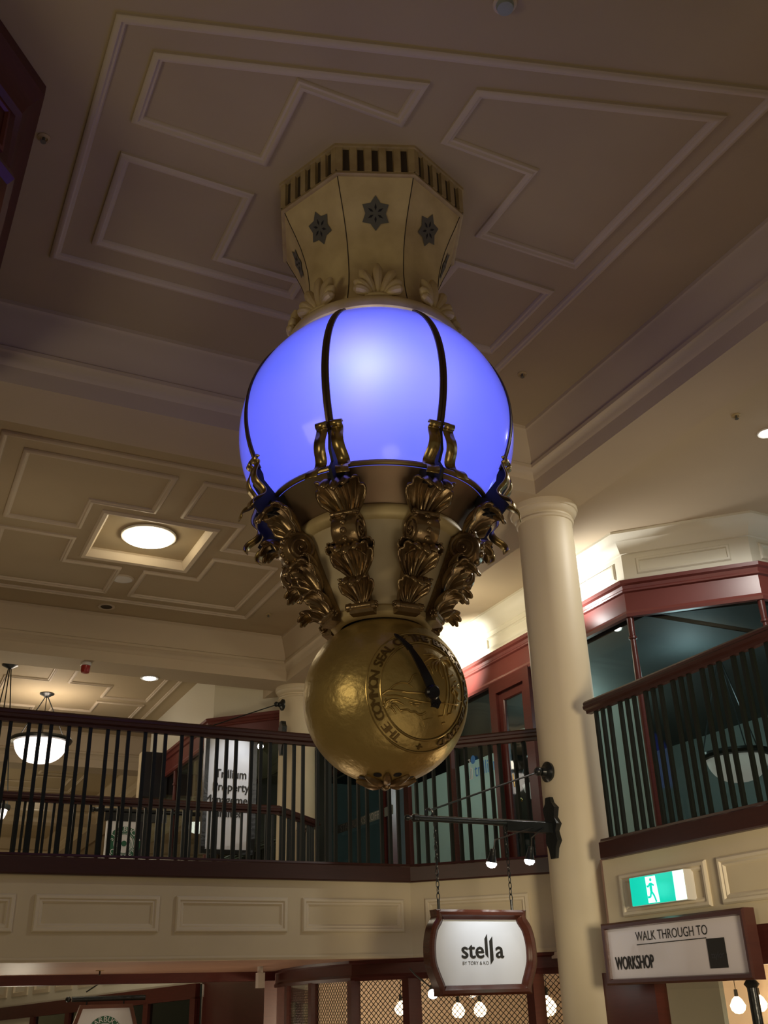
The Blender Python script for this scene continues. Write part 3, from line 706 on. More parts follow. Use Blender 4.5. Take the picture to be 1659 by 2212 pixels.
# --- concave housing
HP = [(.562, 4.182), (.530, 4.11), (.492, 4.03), (.458, 3.95), (.432, 3.87), (.413, 3.79), (.402, 3.70), (.397, 3.62), (.402, 3.54), (.416, 3.47), (.430, 3.41), (.442, 3.37)]
def hr(z):
    for (r0, z0), (r1, z1) in zip(HP, HP[1:]):
        if z0 >= z >= z1: return r0+(r1-r0)*(z0-z)/(z0-z1)
    return HP[-1][0]
hb = MB()
for k in range(8):
    a0_, a1_ = k*PI/4, (k+1)*PI/4
    fin = []
    for i in range(len(HP)):
        r, z = HP[i]
        fin += [Vector((r*math.cos(a0_), r*math.sin(a0_), z)), Vector((r*math.cos(a1_), r*math.sin(a1_), z))]
    hb.add(fin, [(2*i, 2*i+1, 2*i+3, 2*i+2) for i in range(len(HP)-1)])
house = cpart(hb, 'housing', m_palegold, ang=30)
sm = MB()
for k in range(8):
    a = k*PI/4; sm.tube([Vector((r*1.001*math.cos(a), r*1.001*math.sin(a), z)) for r, z in HP], .0028, 6)
o = sm.build('seam', m_groove, None, off=OFF); o.parent = house
# stars on each face
st = MB(); zst = 3.985; ca8 = math.cos(PI/8)
def facept(u, v, d=0.):
    z = zst+v; r = hr(z)*ca8; return Vector((r+d, u, z))
pts = []
for i in range(12):
    a = PI/2+i*PI/6; R_ = .098 if i % 2 == 0 else .066; pts.append((R_*math.cos(a)*.88, R_*math.sin(a)))
vs = [facept(0, 0, .005)]+[facept(x, y, .005) for x, y in pts]
st.add(vs, [(0, i+1, (i+1) % 12+1) for i in range(12)])
star = st.build('star_grille', m_starm, None, off=OFF, smooth=False); star.parent = clock
sl = MB()
for i in range(6):
    a = PI/6*1+i*PI/3; d = Vector((math.cos(a), math.sin(a))); n = Vector((-d.y, d.x))
    q = [d*.016, d*.032+n*.007, d*.055, d*.032-n*.007]
    sl.add([facept(x.x*.9, x.y, .0075) for x in q], [(0, 1, 2, 3)])
o = sl.build('slit', m_dark, None, off=OFF, smooth=False); o.parent = star
star.rotation_euler = (0, 0, PI/8); spin_base = star
for k in range(1, 8): copy_tree(star, clock, rotz=PI/8+k*PI/4)
# shell ornaments
sh = MB(); zs0 = 3.392
for i in range(7):
    a = math.radians(-78+26*i); L = .205 if i in (3,) else (.178 if i in (2, 4) else (.130 if i in (1, 5) else .105))
    path = []; rr = []
    for j in range(7):
        t = j/6.; u = math.sin(a)*(.03+L*t); v = math.cos(a)*(L*t)*1.02+.015
        r = hr(min(zs0+v, 4.1))*ca8+.038+.040*t*t+.028*math.sin(PI*t)
        path.append(Vector((r, u, zs0+v))); rr.append(.010+.020*math.sin(min(t*1.05, 1)*PI*.72)**1.0 if j < 6 else .012)
    sh.tube(path, rr, 10)
sh.tube([Vector((.455, -.07, zs0+.006)), Vector((.47, 0, zs0+.002)), Vector((.455, .07, zs0+.006))], .014, 8)
shell = sh.build('shell_ornament', m_palegold, None, off=OFF); shell.parent = clock; shell.rotation_euler = (0, 0, PI/8)
for k in range(1, 8): copy_tree(shell, clock, rotz=PI/8+k*PI/4)
# collar ring above the globe
cpart(MB().lathe([(0, 3.34), (.40, 3.385), (.44, 3.385), (.475, 3.380), (.498, 3.366), (.508, 3.345), (.508, 3.320), (.500, 3.304), (.485, 3.296), (.46, 3.295), (.38, 3.31)], 96), 'collar', m_palegold)
# globe
GZ, GA, GB = 2.763, .750, .706
gp = []
for i in range(49):
    t = math.acos(.745)+(PI-math.acos(.745)-math.acos(.66))*i/48.
    gp.append((GA*math.sin(t), GZ+GB*math.cos(t)))
globe = cpart(MB().lathe(gp, 128), 'globe', m_globe, ang=80)
globe['label'] = 'glowing blue glass globe'
def gr(z): return GA*math.sqrt(max(0, 1-((z-GZ)/GB)**2))
# ribs
rb = MB(); n = 40; ring = []
for i in range(n+1):
    t = math.acos(.74)+(math.acos(-.46)-math.acos(.74))*i/n
    r, z = GA*math.sin(t), GZ+GB*math.cos(t); nx, nz = math.sin(t)/GA, math.cos(t)/GB; l = math.hypot(nx, nz); nx /= l; nz /= l
    ring.append([Vector((r+nx*a, w, z+nz*a)) for a, w in ((-.004, -.019), (.007, -.019), (.010, -.006), (.005, 0), (.010, .006), (.007, .019), (-.004, .019))])
k = 7; rb.add([v for g_ in ring for v in g_], [(i*k+j, i*k+(j+1) % k, (i+1)*k+(j+1) % k, (i+1)*k+j) for i in range(n) for j in range(k)])
rib = cpart(rb, 'rib', m_rib, ang=30); spin(rib)
# strap clamps: pair of wavy brass strips on each rib
SPATH = [(.700, 2.478), (.716, 2.482), (.722, 2.470), (.714, 2.458), (.700, 2.452), (.704, 2.425), (.714, 2.395), (.716, 2.365), (.704, 2.335), (.682, 2.312), (.668, 2.290), (.672, 2.265), (.694, 2.245), (.722, 2.228), (.738, 2.205), (.738, 2.180)]
def catm(P, m=4):
    out = []
    for i in range(len(P)-1):
        p0, p1, p2, p3 = P[max(i-1, 0)], P[i], P[i+1], P[min(i+2, len(P)-1)]
        for j in range(m):
            t = j/m; out.append(tuple(.5*((2*b)+(-a+c)*t+(2*a-5*b+4*c-d)*t*t+(-a+3*b-3*c+d)*t**3) for a, b, c, d in zip(p0, p1, p2, p3)))
    out.append(P[-1]); return out
sc = catm(SPATH, 4); nn = len(sc)
cb = MB()
for sg in (-1, 1):
    vs = []
    for i, (r, z) in enumerate(sc):
        t = max(0, (2.46-z)/(.28)); w0 = .010+.012*t+.026*t*t; w1 = .068+.010*t+.034*t*t
        vs += [Vector((r, sg*w0, z)), Vector((r-.006, sg*w1, z))]
    cb.add(vs, [(2*i, 2*i+1, 2*i+3, 2*i+2) for i in range(nn-1)])
clamp = cpart(cb, 'strap_clamp', m_strap, ang=60, solid=.006)
# dark web plate between the strips + scroll block that joins clamp and bracket
wp = MB()
wpts = [(.66, 2.46), (.70, 2.44), (.70, 2.34), (.665, 2.29), (.70, 2.235), (.66, 2.19), (.56, 2.20), (.52, 2.27), (.58, 2.31), (.645, 2.38)]
wp.plate((0, 0, 0), (1, 0, 0), (0, 0, 1), (0, 1, 0), wpts, -.007, .007)
wp.obox((.575, 0, 2.245), (.035, 0, -.02), (0, .045, 0), (.01, 0, .03))
o = wp.build('web_plate', m_dark, None, off=OFF); o.parent = clamp
spin(clamp)
# bowl, ring, funnel, neck
cpart(MB().lathe([(0, 2.35), (.50, 2.345), (.562, 2.335), (.582, 2.325), (.586, 2.312), (.578, 2.305), (.560, 2.300), (.5, 2.29)], 96), 'globe_seat', m_bowl)
cpart(MB().lathe([(.575, 2.312), (.580, 2.306), (.576, 2.299), (.565, 2.299)], 96), 'gold_bead', m_strap)
cpart(MB().lathe([(.560, 2.300), (.525, 2.265), (.485, 2.225), (.450, 2.190), (.428, 2.165), (.40, 2.16)], 96), 'bowl', m_bowl)
cpart(MB().lathe([(.39, 2.17), (.42, 2.168), (.438, 2.155), (.446, 2.135), (.444, 2.115), (.432, 2.098), (.412, 2.090), (.38, 2.09)], 96), 'ring_moulding', m_palegold)
cpart(MB().lathe([(.405, 2.095), (.385, 2.05), (.350, 1.96), (.308, 1.86), (.270, 1.77), (.240, 1.70)], 96), 'funnel', m_funnel)
cpart(MB().lathe([(.22, 1.715), (.245, 1.712), (.256, 1.700), (.256, 1.672), (.246, 1.660), (.228, 1.655), (.21, 1.655)], 96), 'neck_ring', m_palegold)

# --- acanthus bracket (built at angle 0, radial = +x)
def leaf_mb(path, halfw, lobes=5, flute=.012, drop=.05, scal=.10, back=0.):
    P = catm(path, 5); n_ = len(P); L = [0]
    for a, b_ in zip(P, P[1:]): L.append(L[-1]+math.hypot(b_[0]-a[0], b_[1]-a[1]))
    tot = L[-1]
    def at(t):
        t = max(0, min(.9999, t))*tot
        for i in range(n_-1):
            if L[i] <= t <= L[i+1]+1e-9:
                q = (t-L[i])/(L[i+1]-L[i]+1e-9); r = P[i][0]+(P[i+1][0]-P[i][0])*q; z = P[i][1]+(P[i+1][1]-P[i][1])*q
                dx, dz = P[i+1][0]-P[i][0], P[i+1][1]-P[i][1]; l = math.hypot(dx, dz)+1e-9; return r, z, dz/l, -dx/l
        return P[-1][0], P[-1][1], 1, 0
    def fn(u, v):
        s = u*2-1; ls = abs(math.cos(lobes*PI*s/2)); th = s*math.radians(60)
        Lt = tot*(1-.34*abs(s)**1.8)*(1-scal*(1-ls)**1.5)
        rho = Lt*(.06+.94*v)
        r, z, nx, nz = at(rho*math.cos(th)/tot)
        d = -flute*ls*math.sin(PI*min(1, v*1.0))**.7+flute*.5*(1-ls)*v
        lat = rho*math.sin(th)*1.05+s*halfw*.22
        out = .050*math.sin(th)**2*v**2
        return Vector((r+nx*d+out, lat, z+nz*d-.012*math.sin(th)**2*v**3))
    mx_ = max(abs(fn(i/20., j/6.).y) for i in range(21) for j in range(7)); kk = halfw*1.06/mx_
    g_ = MB().grid(fn, 41, 18)
    for q_ in g_.v: q_.y *= kk
    return g_
bk = MB()
bk.plate((0, 0, 0), (1, 0, 0), (0, 0, 1), (0, 1, 0), [(.40, 2.11), (.47, 2.12), (.50, 2.07), (.50, 1.98), (.44, 1.945), (.372, 1.925), (.325, 1.80), (.283, 1.72), (.270, 1.67), (.235, 1.67), (.245, 1.715), (.31, 1.865), (.385, 2.05)], -.042, .042)
bracket = cpart(bk, 'acanthus_bracket', m_leaf, ang=30)
def sub(mb, name, m=m_leaf, **k):
    o = mb.build(name, m, None, off=OFF, **k); o.parent = bracket; return o
sub(leaf_mb([(.455, 2.055), (.480, 2.12), (.522, 2.18), (.575, 2.215), (.622, 2.208), (.652, 2.175), (.664, 2.135)], .118, 7, .016, .055, .14), 'acanthus_leaf', solid=.012, ang=60)
sub(leaf_mb([(.335, 1.795), (.355, 1.86), (.392, 1.915), (.440, 1.942), (.482, 1.930), (.507, 1.900), (.516, 1.872)], .102, 7, .014, .045, .14), 'acanthus_leaf', solid=.011, ang=60)
sub(leaf_mb([(.285, 1.690), (.298, 1.738), (.330, 1.778), (.372, 1.797), (.410, 1.788), (.432, 1.765), (.441, 1.738)], .082, 7, .011, .035, .14), 'acanthus_leaf', solid=.010, ang=60)
# volute scroll with spiral relief and buttons
vb = MB(); vc = (.462, 0, 2.015); vr = .078
vb.lathe([(.0, -.062), (vr*.9, -.062), (vr, -.052), (vr, .052), (vr*.9, .062), (0, .062)], 40, vc, 'Y')
for sg in (-1, 1):
    sp = []; rr = []
    for i in range(60):
        t = i/59.; a = .6+t*PI*4.2; R_ = vr*.86*(1-t)**.8+.006
        sp.append(Vector((vc[0]+R_*math.cos(a), sg*.064, vc[2]+R_*math.sin(a)))); rr.append(.0085*(1-.5*t))
    vb.tube(sp, rr, 8); vb.sphere((vc[0], sg*.066, vc[2]), .012, 10, 6)
sub(vb, 'volute', ang=40)
bb = MB()
for i in range(4):
    a = math.radians(38-30*i); d = Vector((math.cos(a), 0, math.sin(a))); bb.sphere(Vector(vc)+d*(vr+.001), .016, 12, 8)
sub(bb, 'button')
cb2 = MB(); cb2.lathe([(0, -.066), (.017, -.064), (.019, -.05), (.015, -.045), (.015, .045), (.019, .05), (.017, .064), (0, .066)], 18, (.512, 0, 2.085), 'Y')
for sg in (-1, 1): 
    for i in range(5): a = 2*PI*i/5; cb2.sphere((.512+.010*math.cos(a), sg*.066, 2.085+.010*math.sin(a)), .0065, 8, 5)
sub(cb2, 'roll_collar')
fb2 = MB(); fb2.lathe([(0, -.074), (.020, -.072), (.023, -.055), (.018, -.048), (.018, .048), (.023, .055), (.020, .072), (0, .074)], 18, (.292, 0, 1.690), 'Y').box(.25, -.06, 1.655, .30, .06, 1.70)
for sg in (-1, 1):
    for i in range(6): a = 2*PI*i/6; fb2.sphere((.292+.013*math.cos(a), sg*.075, 1.690+.013*math.sin(a)), .007, 8, 5)
sub(fb2, 'foot_roll')
for sg in (-1, 1):
    lf = leaf_mb([(.385, 1.90), (.40, 1.925), (.425, 1.955), (.455, 1.965), (.475, 1.955)], .045, 5, .008, .015, .14)
    for v in lf.v: v.y += sg*.075
    sub(lf, 'side_leaf', solid=.007, ang=60)
spin(bracket)

# --- golden ball
BZ, BR = 1.307, .400; BC = Vector((CX+.004, CY, BZ))
bp = [(BR*math.sin(PI*i/64), BZ+BR*math.cos(PI*i/64)) for i in range(65)]
ball = cpart(MB().lathe(bp, 128), 'golden_ball', m_ball, ang=80)
az, el = math.radians(-86.2), math.radians(-7.26)
SN = Vector((math.cos(el)*math.cos(az), math.cos(el)*math.sin(az), math.sin(el)))
SU = (Z3-SN*Z3.dot(SN)).normalized(); SR = SU.cross(SN)
def sdir(rho, t): return SN*math.cos(rho)+(SU*math.cos(t)+SR*math.sin(t))*math.sin(rho)
def bpart(mb, name, m, **k):
    o = mb.build(name, m, None, off=Vector((CX, CY, ZC)), **k); o.parent = ball; return o
rg = MB()
for rho, w in ((42.9, .0040), (33.6, .0040)):
    rho = math.radians(rho); rg.tube([BC+sdir(rho, 2*PI*i/96)*(BR+.001) for i in range(96)], w, 6, closed=True)
bpart(rg, 'seal_ring', m_relief)
rg = MB()
for rho in (43.6, 42.2, 34.3, 32.9):
    rho = math.radians(rho); rg.tube([BC+sdir(rho, 2*PI*i/96)*(BR-.0002) for i in range(96)], .0018, 6, closed=True)
bpart(rg, 'seal_groove', m_letter)
TXT = 'THE COMMON SEAL OF THE BANK OF NEW ZEALAND'
wd = {'M': 1.22, 'W': 1.3, ' ': .75, 'L': .85, 'E': .88, 'F': .85, 'S': .9}
ws = [wd.get(c, 1.0) for c in TXT]; tot = sum(ws); a_ = math.radians(205); span = math.radians(311)
lt = MB(); acc = 0; words = []; rho0 = math.radians(37.9)
for c, w_ in zip(TXT+'+', ws+[1]):
    t = a_+span*(acc+w_/2)/tot if c != '+' else PI
    acc += w_
    if c in ' +':
        words.append(lt); lt = MB()
    if c == ' ': continue
    vs, fs = text_geo(c, .060)
    ring_ = []
    for e in (0, 1):
        pts_ = []
        for v in vs:
            for _ in (0,):
                tt_ = t+(v.x*1.05)/(BR*math.sin(rho0)); rr_ = rho0+v.y/BR
                pts_.append(BC+sdir(rr_, tt_)*(BR+(.0045 if e else .0)))
        ring_.append(pts_)
    lt.add(ring_[1], fs)
    for dx_ in (-.0022, .0022):
        lt.add([p_+(p_-BC).normalized()*.0003+SR.cross(p_-BC).normalized()*0+ (sdir(rho0, t+.02)-sdir(rho0, t)).normalized()*dx_ for p_ in ring_[1]], fs)
    ed = {}
    for f in fs:
        for i in range(len(f)):
            a1, b1 = f[i], f[(i+1) % len(f)]; k_ = (min(a1, b1), max(a1, b1)); ed[k_] = ed.get(k_, 0)+1
    for (a1, b1), n_ in ed.items():
        if n_ == 1: lt.add([ring_[1][a1], ring_[1][b1], ring_[0][b1], ring_[0][a1]], [(0, 1, 2, 3)])
for lt in words+[lt]: bpart(lt, 'seal_word', m_letter, smooth=False)
def onball(x, y, rad):
    r = ray(x, y).normalized(); b_ = r.dot(BC); dd = b_*b_-(BC.dot(BC)-rad*rad); return r*(b_-math.sqrt(max(dd, 0)))
def cr8(x, y, rad=BR+.001): return onball(780+x*.15069, 1360+y*.15069, rad)
def dens(pl, m=4): return [tuple(p) for p in catm([tuple(p) for p in pl], m)]
rl = MB()
for pl, w in (([(385,860),(450,800),(560,755),(640,765),(680,740),(720,660),(770,640)], .0035), ([(880,600),(930,510),(975,560),(1010,640)], .003), ([(600,760),(660,785),(710,830)], .002),
              ([(280,930),(370,875),(520,880),(660,905),(880,905)], .004), ([(280,950),(480,945),(640,985),(860,1035),(1140,1050),(1360,1085)], .003),
              ([(540,1160),(640,1150),(690,1180),(750,1180),(800,1215),(850,1215),(900,1185)], .004), ([(660,1030),(720,1055),(780,1060),(840,1055)], .003), ([(680,1065),(740,1090),(800,1095)], .003),
              ([(1180,620),(1212,780),(1210,950),(1168,1230)], .004), ([(1225,640),(1250,800),(1250,960),(1215,1200)], .002), ([(1300,870),(1318,1000),(1268,1190)], .003), ([(1340,960),(1345,1050),(1330,1150)], .002),
              ([(1080,1245),(1150,1240)], .003), ([(1210,1225),(1260,1205)], .003), ([(1130,1350),(1175,1335)], .003), ([(885,1390),(865,1300),(1000,1270)], .0015), ([(1350,1000),(1380,1030),(1410,1035)], .002)):
    rl.tube([cr8(*q) for q in dens(pl)], w*1.35, 6)
def frond(c, e, bend, w=.006):
    mx, my = (c[0]+e[0])/2+bend[0], (c[1]+e[1])/2+bend[1]; P_ = dens([c, (mx, my), e], 6); n_ = len(P_)
    rl.tube([cr8(*q) for q in P_], [w*math.sin(PI*min(.98, .12+.86*i/(n_-1)))**.7+.001 for i in range(n_)], 6)
c = (1100, 430)
for e, bd in (((865, 360), (0, -35)), ((860, 485), (-10, -45)), ((1015, 625), (-60, -40)), ((1130, 675), (-20, 0)), ((1225, 640), (30, -30)), ((1270, 530), (35, -40)), ((1230, 430), (10, -35)), ((940, 400), (0, -30)), ((1060, 600), (-40, 0)), ((1180, 660), (20, 0))): frond(c, e, bd, .0055)
c = (1305, 850)
for e, bd in (((1255, 870), (0, -40)), ((1390, 845), (0, -25)), ((1350, 980), (30, 0)), ((1300, 930), (-20, 0)), ((1290, 800), (0, 0)), ((1385, 790), (0, -20))): frond(c, e, bd, .004)
c = (330, 1130)
for e, bd in (((540, 1010), (-30, -60)), ((600, 1085), (-20, -80)), ((560, 1195), (0, -90)), ((330, 985), (-20, 0)), ((430, 985), (-40, -20)), ((480, 1215), (0, -60)), ((310, 1060), (-20, 0))): frond(c, e, bd, .005)
for q in ((1150, 690), (1230, 660), (1290, 650), (1210, 560), (1330, 740)): rl.sphere(cr8(*q), .005, 8, 6)
bpart(rl, 'seal_relief', m_relief, ang=60)
# hand
HW = [((1085, 1130), .0), ((1060, 1075), .026), ((1035, 990), .020), ((1018, 930), .026), ((1000, 870), .030), ((975, 800), .022), ((930, 690), .021), ((870, 570), .019), ((800, 440), .017), ((730, 330), .013), ((690, 270), .011), ((680, 258), .016), ((640, 215), .012), ((560, 140), .010), ((490, 80), .008), ((448, 52), .0)]
top = []; bot = []
HR_ = BR+.045
pc = [cr8(*q, rad=HR_) for q, _ in HW]
for i, (q, w_) in enumerate(HW):
    t_ = (pc[min(i+1, len(pc)-1)]-pc[max(i-1, 0)]).normalized(); n_ = (pc[i]-BC).normalized(); s_ = t_.cross(n_)
    top.append((pc[i]+s_*w_, pc[i]-s_*w_)); bot.append((pc[i]+s_*w_-n_*.010, pc[i]-s_*w_-n_*.010))
hm = MB(); vs = [p for i in range(len(HW)) for p in (top[i][0], top[i][1], bot[i][1], bot[i][0])]
hm.add(vs, [(4*i+j, 4*i+(j+1) % 4, 4*i+4+(j+1) % 4, 4*i+4+j) for i in range(len(HW)-1) for j in range(4)])
hub = cr8(1000, 900, HR_); nh = (hub-BC).normalized(); ah = nh.orthogonal().normalized(); bh = nh.cross(ah)
hm.lathe([(0, .02), (.026, .018), (.034, .008), (.034, -.012), (.012, -.014), (.012, -.05), (0, -.05)], 24, hub, (ah, bh, nh))
for i in range(5):
    q = cr8(1045, 1050, HR_); nq = (q-BC).normalized(); aa = nq.orthogonal().normalized(); ab = nq.cross(aa); an = 2*PI*i/5
    hm.plate(q, aa, ab, nq, [(.030*math.cos(an), .030*math.sin(an)), (.012*math.cos(an+.9), .012*math.sin(an+.9)), (0, 0), (.012*math.cos(an-.9), .012*math.sin(an-.9))], -.009, .002)
o = hm.build('clock_hand', m_hand, None, off=Vector((CX, CY, ZC)), ang=30); o.parent = clock
ball.location += Vector((.007, -.004, 0)); o.location += Vector((.007, -.004, 0))
# bottom rosette
rs = MB()
for k in range(8):
    a = k*PI/4+PI/8; path = []; rr = []
    for j in range(7):
        t = j/6.; ph = math.radians(3+17*t); R_ = BR+.006-.002*t+ (.006*t*t)
        path.append(Vector((R_*math.sin(ph)*math.cos(a), R_*math.sin(ph)*math.sin(a), BZ-R_*math.cos(ph)))); rr.append(.006+.016*math.sin(PI*min(.95, .1+.85*t)))
    rs.tube(path, rr, 8)
rs.sphere((0, 0, BZ-BR-.008), .022, 14, 8)
cpart(rs, 'bottom_rosette', m_leaf)
sk = MB()
for k in range(8):
    a = k*PI/4; ph = math.radians(17.5); R_ = BR+.0015; c_ = Vector((R_*math.sin(ph)*math.cos(a), R_*math.sin(ph)*math.sin(a), BZ-R_*math.cos(ph)))
    nn_ = Vector((math.sin(ph)*math.cos(a), math.sin(ph)*math.sin(a), -math.cos(ph))); aa = nn_.orthogonal().normalized(); ab = nn_.cross(aa)
    sk.lathe([(0, .0015), (.016, .0012), (.02, 0)], 14, c_, (aa, ab, nn_))
cpart(sk, 'vent_hole', m_dark)
# lamps inside the globe
vd = Vector((-CX, -CY, 0)).normalized(); sd = Vector((-vd.y, vd.x, 0))
light('POINT', 'globe_lamp', C0+vd*.575-sd*.03+Z3*(GZ-.005), 4.0, (.90, .86, 1.0), .06)
light('POINT', 'globe_lamp', C0+vd*.47+sd*.24+Z3*(GZ-.03), 1.3, (.85, .80, 1.0), .08)
light('POINT', 'globe_lamp', C0+vd*.10+sd*.05+Z3*(GZ+.0), .5, (.60, .50, 1.0), .2)

# ================================================================ SIGN BRACKETS
def sign_bracket(x0, y, zarm, ztie, L, label, root_pt):
    """arm along -x from column face x0"""
    t = thing('sign_bracket', (x0, y, zarm), label, 'bracket', 'black iron sign brackets on the columns')
    MB().lathe([(.0, 0), (.026, 0), (.026, .5), (.022, .52), (.022, L-.10), (.028, L-.095), (.028, L-.06), (.014, L-.05), (.014, L-.035), (.022, L-.02), (.018, L), (0, L+.006)], 20, (x0, y, zarm), (Vector((0, 1, 0)), Z3, Vector((-1, 0, 0)))).box(x0-.42, y-.03, zarm-.06, x0, y+.03, zarm+.01).build('arm', m_iron, t)
    MB().plate((x0+.02, y, zarm), (0, 1, 0), (0, 0, 1), (-1, 0, 0), [(-.03, -.24), (.03, -.24), (.045, -.17), (.075, -.12), (.06, -.05), (.085, 0), (.06, .05), (.075, .12), (.04, .16), (.03, .20), (-.03, .20), (-.04, .16), (-.075, .12), (-.06, .05), (-.085, 0), (-.06, -.05), (-.075, -.12), (-.045, -.17)], -.02, .045).build('wall_plate', m_iron, t, smooth=False)
    rp = Vector((x0-.07, y, ztie)); ep = Vector((x0-L+.19, y, zarm+.055))
    MB().tube([rp, ep], .007, 8).build('tie_rod', m_iron, t)
    b_ = MB().lathe([(0, .0), (.075, .0), (.078, .02), (.06, .035), (.04, .045), (.03, .07), (0, .075)], 24, (x0+.012, y, ztie), (Vector((0, 1, 0)), Z3, Vector((-1, 0, 0))))
    b_.sphere((x0-.085, y, ztie), .034, 14, 8); b_.build('rosette', m_iron, t)
    r_ = MB().tube([ep+Vector((.028*math.cos(2*PI*i/16), 0, -.015+.028*math.sin(2*PI*i/16))) for i in range(16)], .009, 8, closed=True); r_.build('ring', m_iron, t)
    return t
YS = 6.38
za = PY(1150, 1780, YS).z; zt = PY(1160, 1666, YS).z; xe = PY(876, 1765, YS).x
x0c = 4.80-.243
sb = sign_bracket(x0c, YS, za, zt, x0c-xe, 'black iron sign bracket on the big column, above the oval sign', None)
# ---- oval shop sign
ZT, ZBm = PY(1030, 1966, YS).z, PY(1045, 2150, YS).z
xl, xr = PY(933, 1966, YS).x, PY(1127, 1966, YS).x; xc = (xl+xr)/2+.005
wt = (xr-xl)/2; wm = (PY(1150, 2055, YS).x-PY(919, 2050, YS).x)/2; wb = (PY(1146, 2145, YS).x-PY(944, 2150, YS).x)/2
hs = (ZT-ZBm)
def barrel(k=0.):
    R_ = []; 
    prof_ = [(0, wt), (.06, wt*.985), (.10, wt*.99), (.2, wt*1.09), (.35, wm*.985), (.5, wm), (.65, wm*.985), (.8, wb*1.06), (.92, wb*.985), (1, wb*.98)]
    pts_ = catm(prof_, 3)
    return [(w_, .5-t_) for t_, w_ in pts_]
rt = barrel(); outl = [(w_, v*hs) for w_, v in rt]+[(-w_, v*hs) for w_, v in rt[::-1]]
sgn = thing('hanging_sign', (xc, YS, ZT), 'white oval-sided shop sign in a mahogany frame hanging from chains', 'sign')
mid = Vector((xc, YS, (ZT+ZBm)/2))
outl = outl[::-1]  # counter-clockwise seen from -y
a2 = sum(outl[i-1][0]*outl[i][1]-outl[i][0]*outl[i-1][1] for i in range(len(outl)))
if a2 < 0: outl = outl[::-1]
MB().sweep(outl, [(0, -.045), (0, .045), (.015, .055), (.035, .05), (.045, .035), (.060, .025), (.064, .012), (.064, -.02), (.0, -.045)], True, mid, (1, 0, 0), Z3, (0, -1, 0)).build('frame', m_mahog if False else wood('sign_frame_wood', (.06, .016, .009), (.11, .032, .018), .22), sgn, ang=40)
ins = MB().sweep(outl, [(.058, 0)], True); inpts = [(v.x, v.y) for v in ins.v]
MB().plate(mid, (1, 0, 0), Z3, (0, -1, 0), inpts, -.012, .008).build('panel', m_signw, sgn, smooth=False)
tl_ = MB(); Un = Vector((1, 0, 0)); Nn = Vector((0, -1, 0)); zq = PY(1040, 2060, YS).z; xq = lambda px: PY(px, 2060, YS).x
sz = .150
add_text(tl_, 'ste', sz, (xq(1020), YS, zq+.018), Un, Z3, Nn, sx=1.02, depth=.010, bold=.004)
add_text(tl_, 'a', sz, (xq(1078), YS, zq+.018), Un, Z3, Nn, sx=1.05, depth=.010, bold=.004)
for (xa, xb, y0_, y1_, y2_, y3_) in ((1047, 1053, 2028, 2018, 2062, 2070), (1057, 1064, 2033, 2023, 2084, 2074)):
    q = [(xq(xa), PY(1040, y2_, YS).z), (xq(xb), PY(1040, y3_-(0 if xa == 1047 else 0), YS).z), (xq(xb), PY(1040, y1_, YS).z), (xq(xa), PY(1040, y0_, YS).z)]
    tl_.plate((0, YS, 0), Un, Z3, Nn, q, .008, .0105)
tl_.build('lettering', m_signk, sgn, smooth=False); tl_ = MB()
add_text(tl_, 'BY TORY & KO', .031, (xq(1025), YS, PY(1026, 2081, YS).z), Un, Z3, Nn, depth=.010)
tl_.build('lettering', m_signk, sgn, smooth=False)
for px in (948, 1106):
    x_ = PY(px, 1966, YS).x; b_ = MB().tube([(x_, YS, ZT), (x_, YS, ZT+.07)], .010, 8); z_ = ZT+.085; i = 0
    while z_ < za-.02:
        pts_ = [Vector((.011*math.cos(a), 0, .024*math.sin(a))) for a in [2*PI*j/12 for j in range(12)]]
        if i % 2: pts_ = [Vector((0, p_.x, p_.z)) for p_ in pts_]
        b_.tube([Vector((x_, YS, z_))+p_ for p_ in pts_], .0032, 6, closed=True); z_ += .040; i += 1
    b_.build('chain', m_iron, sgn)
# spotlights on the bracket
for (px, py, lb) in ((1062, 1863, 'small bright spotlight under the sign bracket, left of the pair'), (1144, 1857, 'small bright spotlight under the sign bracket, beside the big column')):
    p = PY(px, py, 5.95); t = small_spot(p, Vector(p)+Vector((-.05, .10, -.5)), lb)
    MB().tube([Vector(p)+Vector((0, -.03, .05)), Vector(p)+Vector((.10, .1, .16)), (4.36 if px < 1100 else 4.45, YS-.03, za-.03)], .005, 6).build('stem', m_iron, t)
    light('SPOT', 'sign_light', Vector(p)+Vector((0, .03, -.03)), 5.5, (.86, .93, 1.0), .02, (xc+(.0 if px < 1100 else .1), YS, ZT-.15), 80, 1.0)
light('SPOT', 'column_light', PY(1144, 1857, 5.95)+Vector((.04, -.02, -.05)), 2.5, (1, .9, .68), .03, (4.70, 6.2, -.5), 95, 1.0)

# ---- far bracket + vertical sign on the second column
YF = 12.1
q = PY(604, 1522, YF)
fbk = sign_bracket(q.x+.04, YF, q.z-.42, q.z, 1.15, 'black iron sign bracket on the far column, above the tall white sign', None)
ts = thing('hanging_sign', (3.75, 11.8, 2.95), 'tall white property company sign behind the railing bars', 'sign')
A = PY(446, 1590, 11.8); B = PY(548, 1596, 11.8); Cc = PY(537, 1838, 11.8)
zt_, zb_ = 2.98, Cc.z; xl_, xr_ = PY(452, 1600, 11.8).x, PY(546, 1600, 11.8).x
MB().sweep([(xl_-.05, zb_-.05), (xr_+.05, zb_-.05), (xr_+.05, zt_+.05), (xl_-.05, zt_+.05)], [(0, -.04), (0, .04), (.05, .04), (.05, -.04)], True, (0, 11.8, 0), (1, 0, 0), Z3, (0, -1, 0)).build('frame', m_iron, ts, smooth=False)
MB().box(xl_, 11.79, zb_, xr_, 11.82, zt_).build('panel', m_signw, ts, smooth=False)
tx = MB()
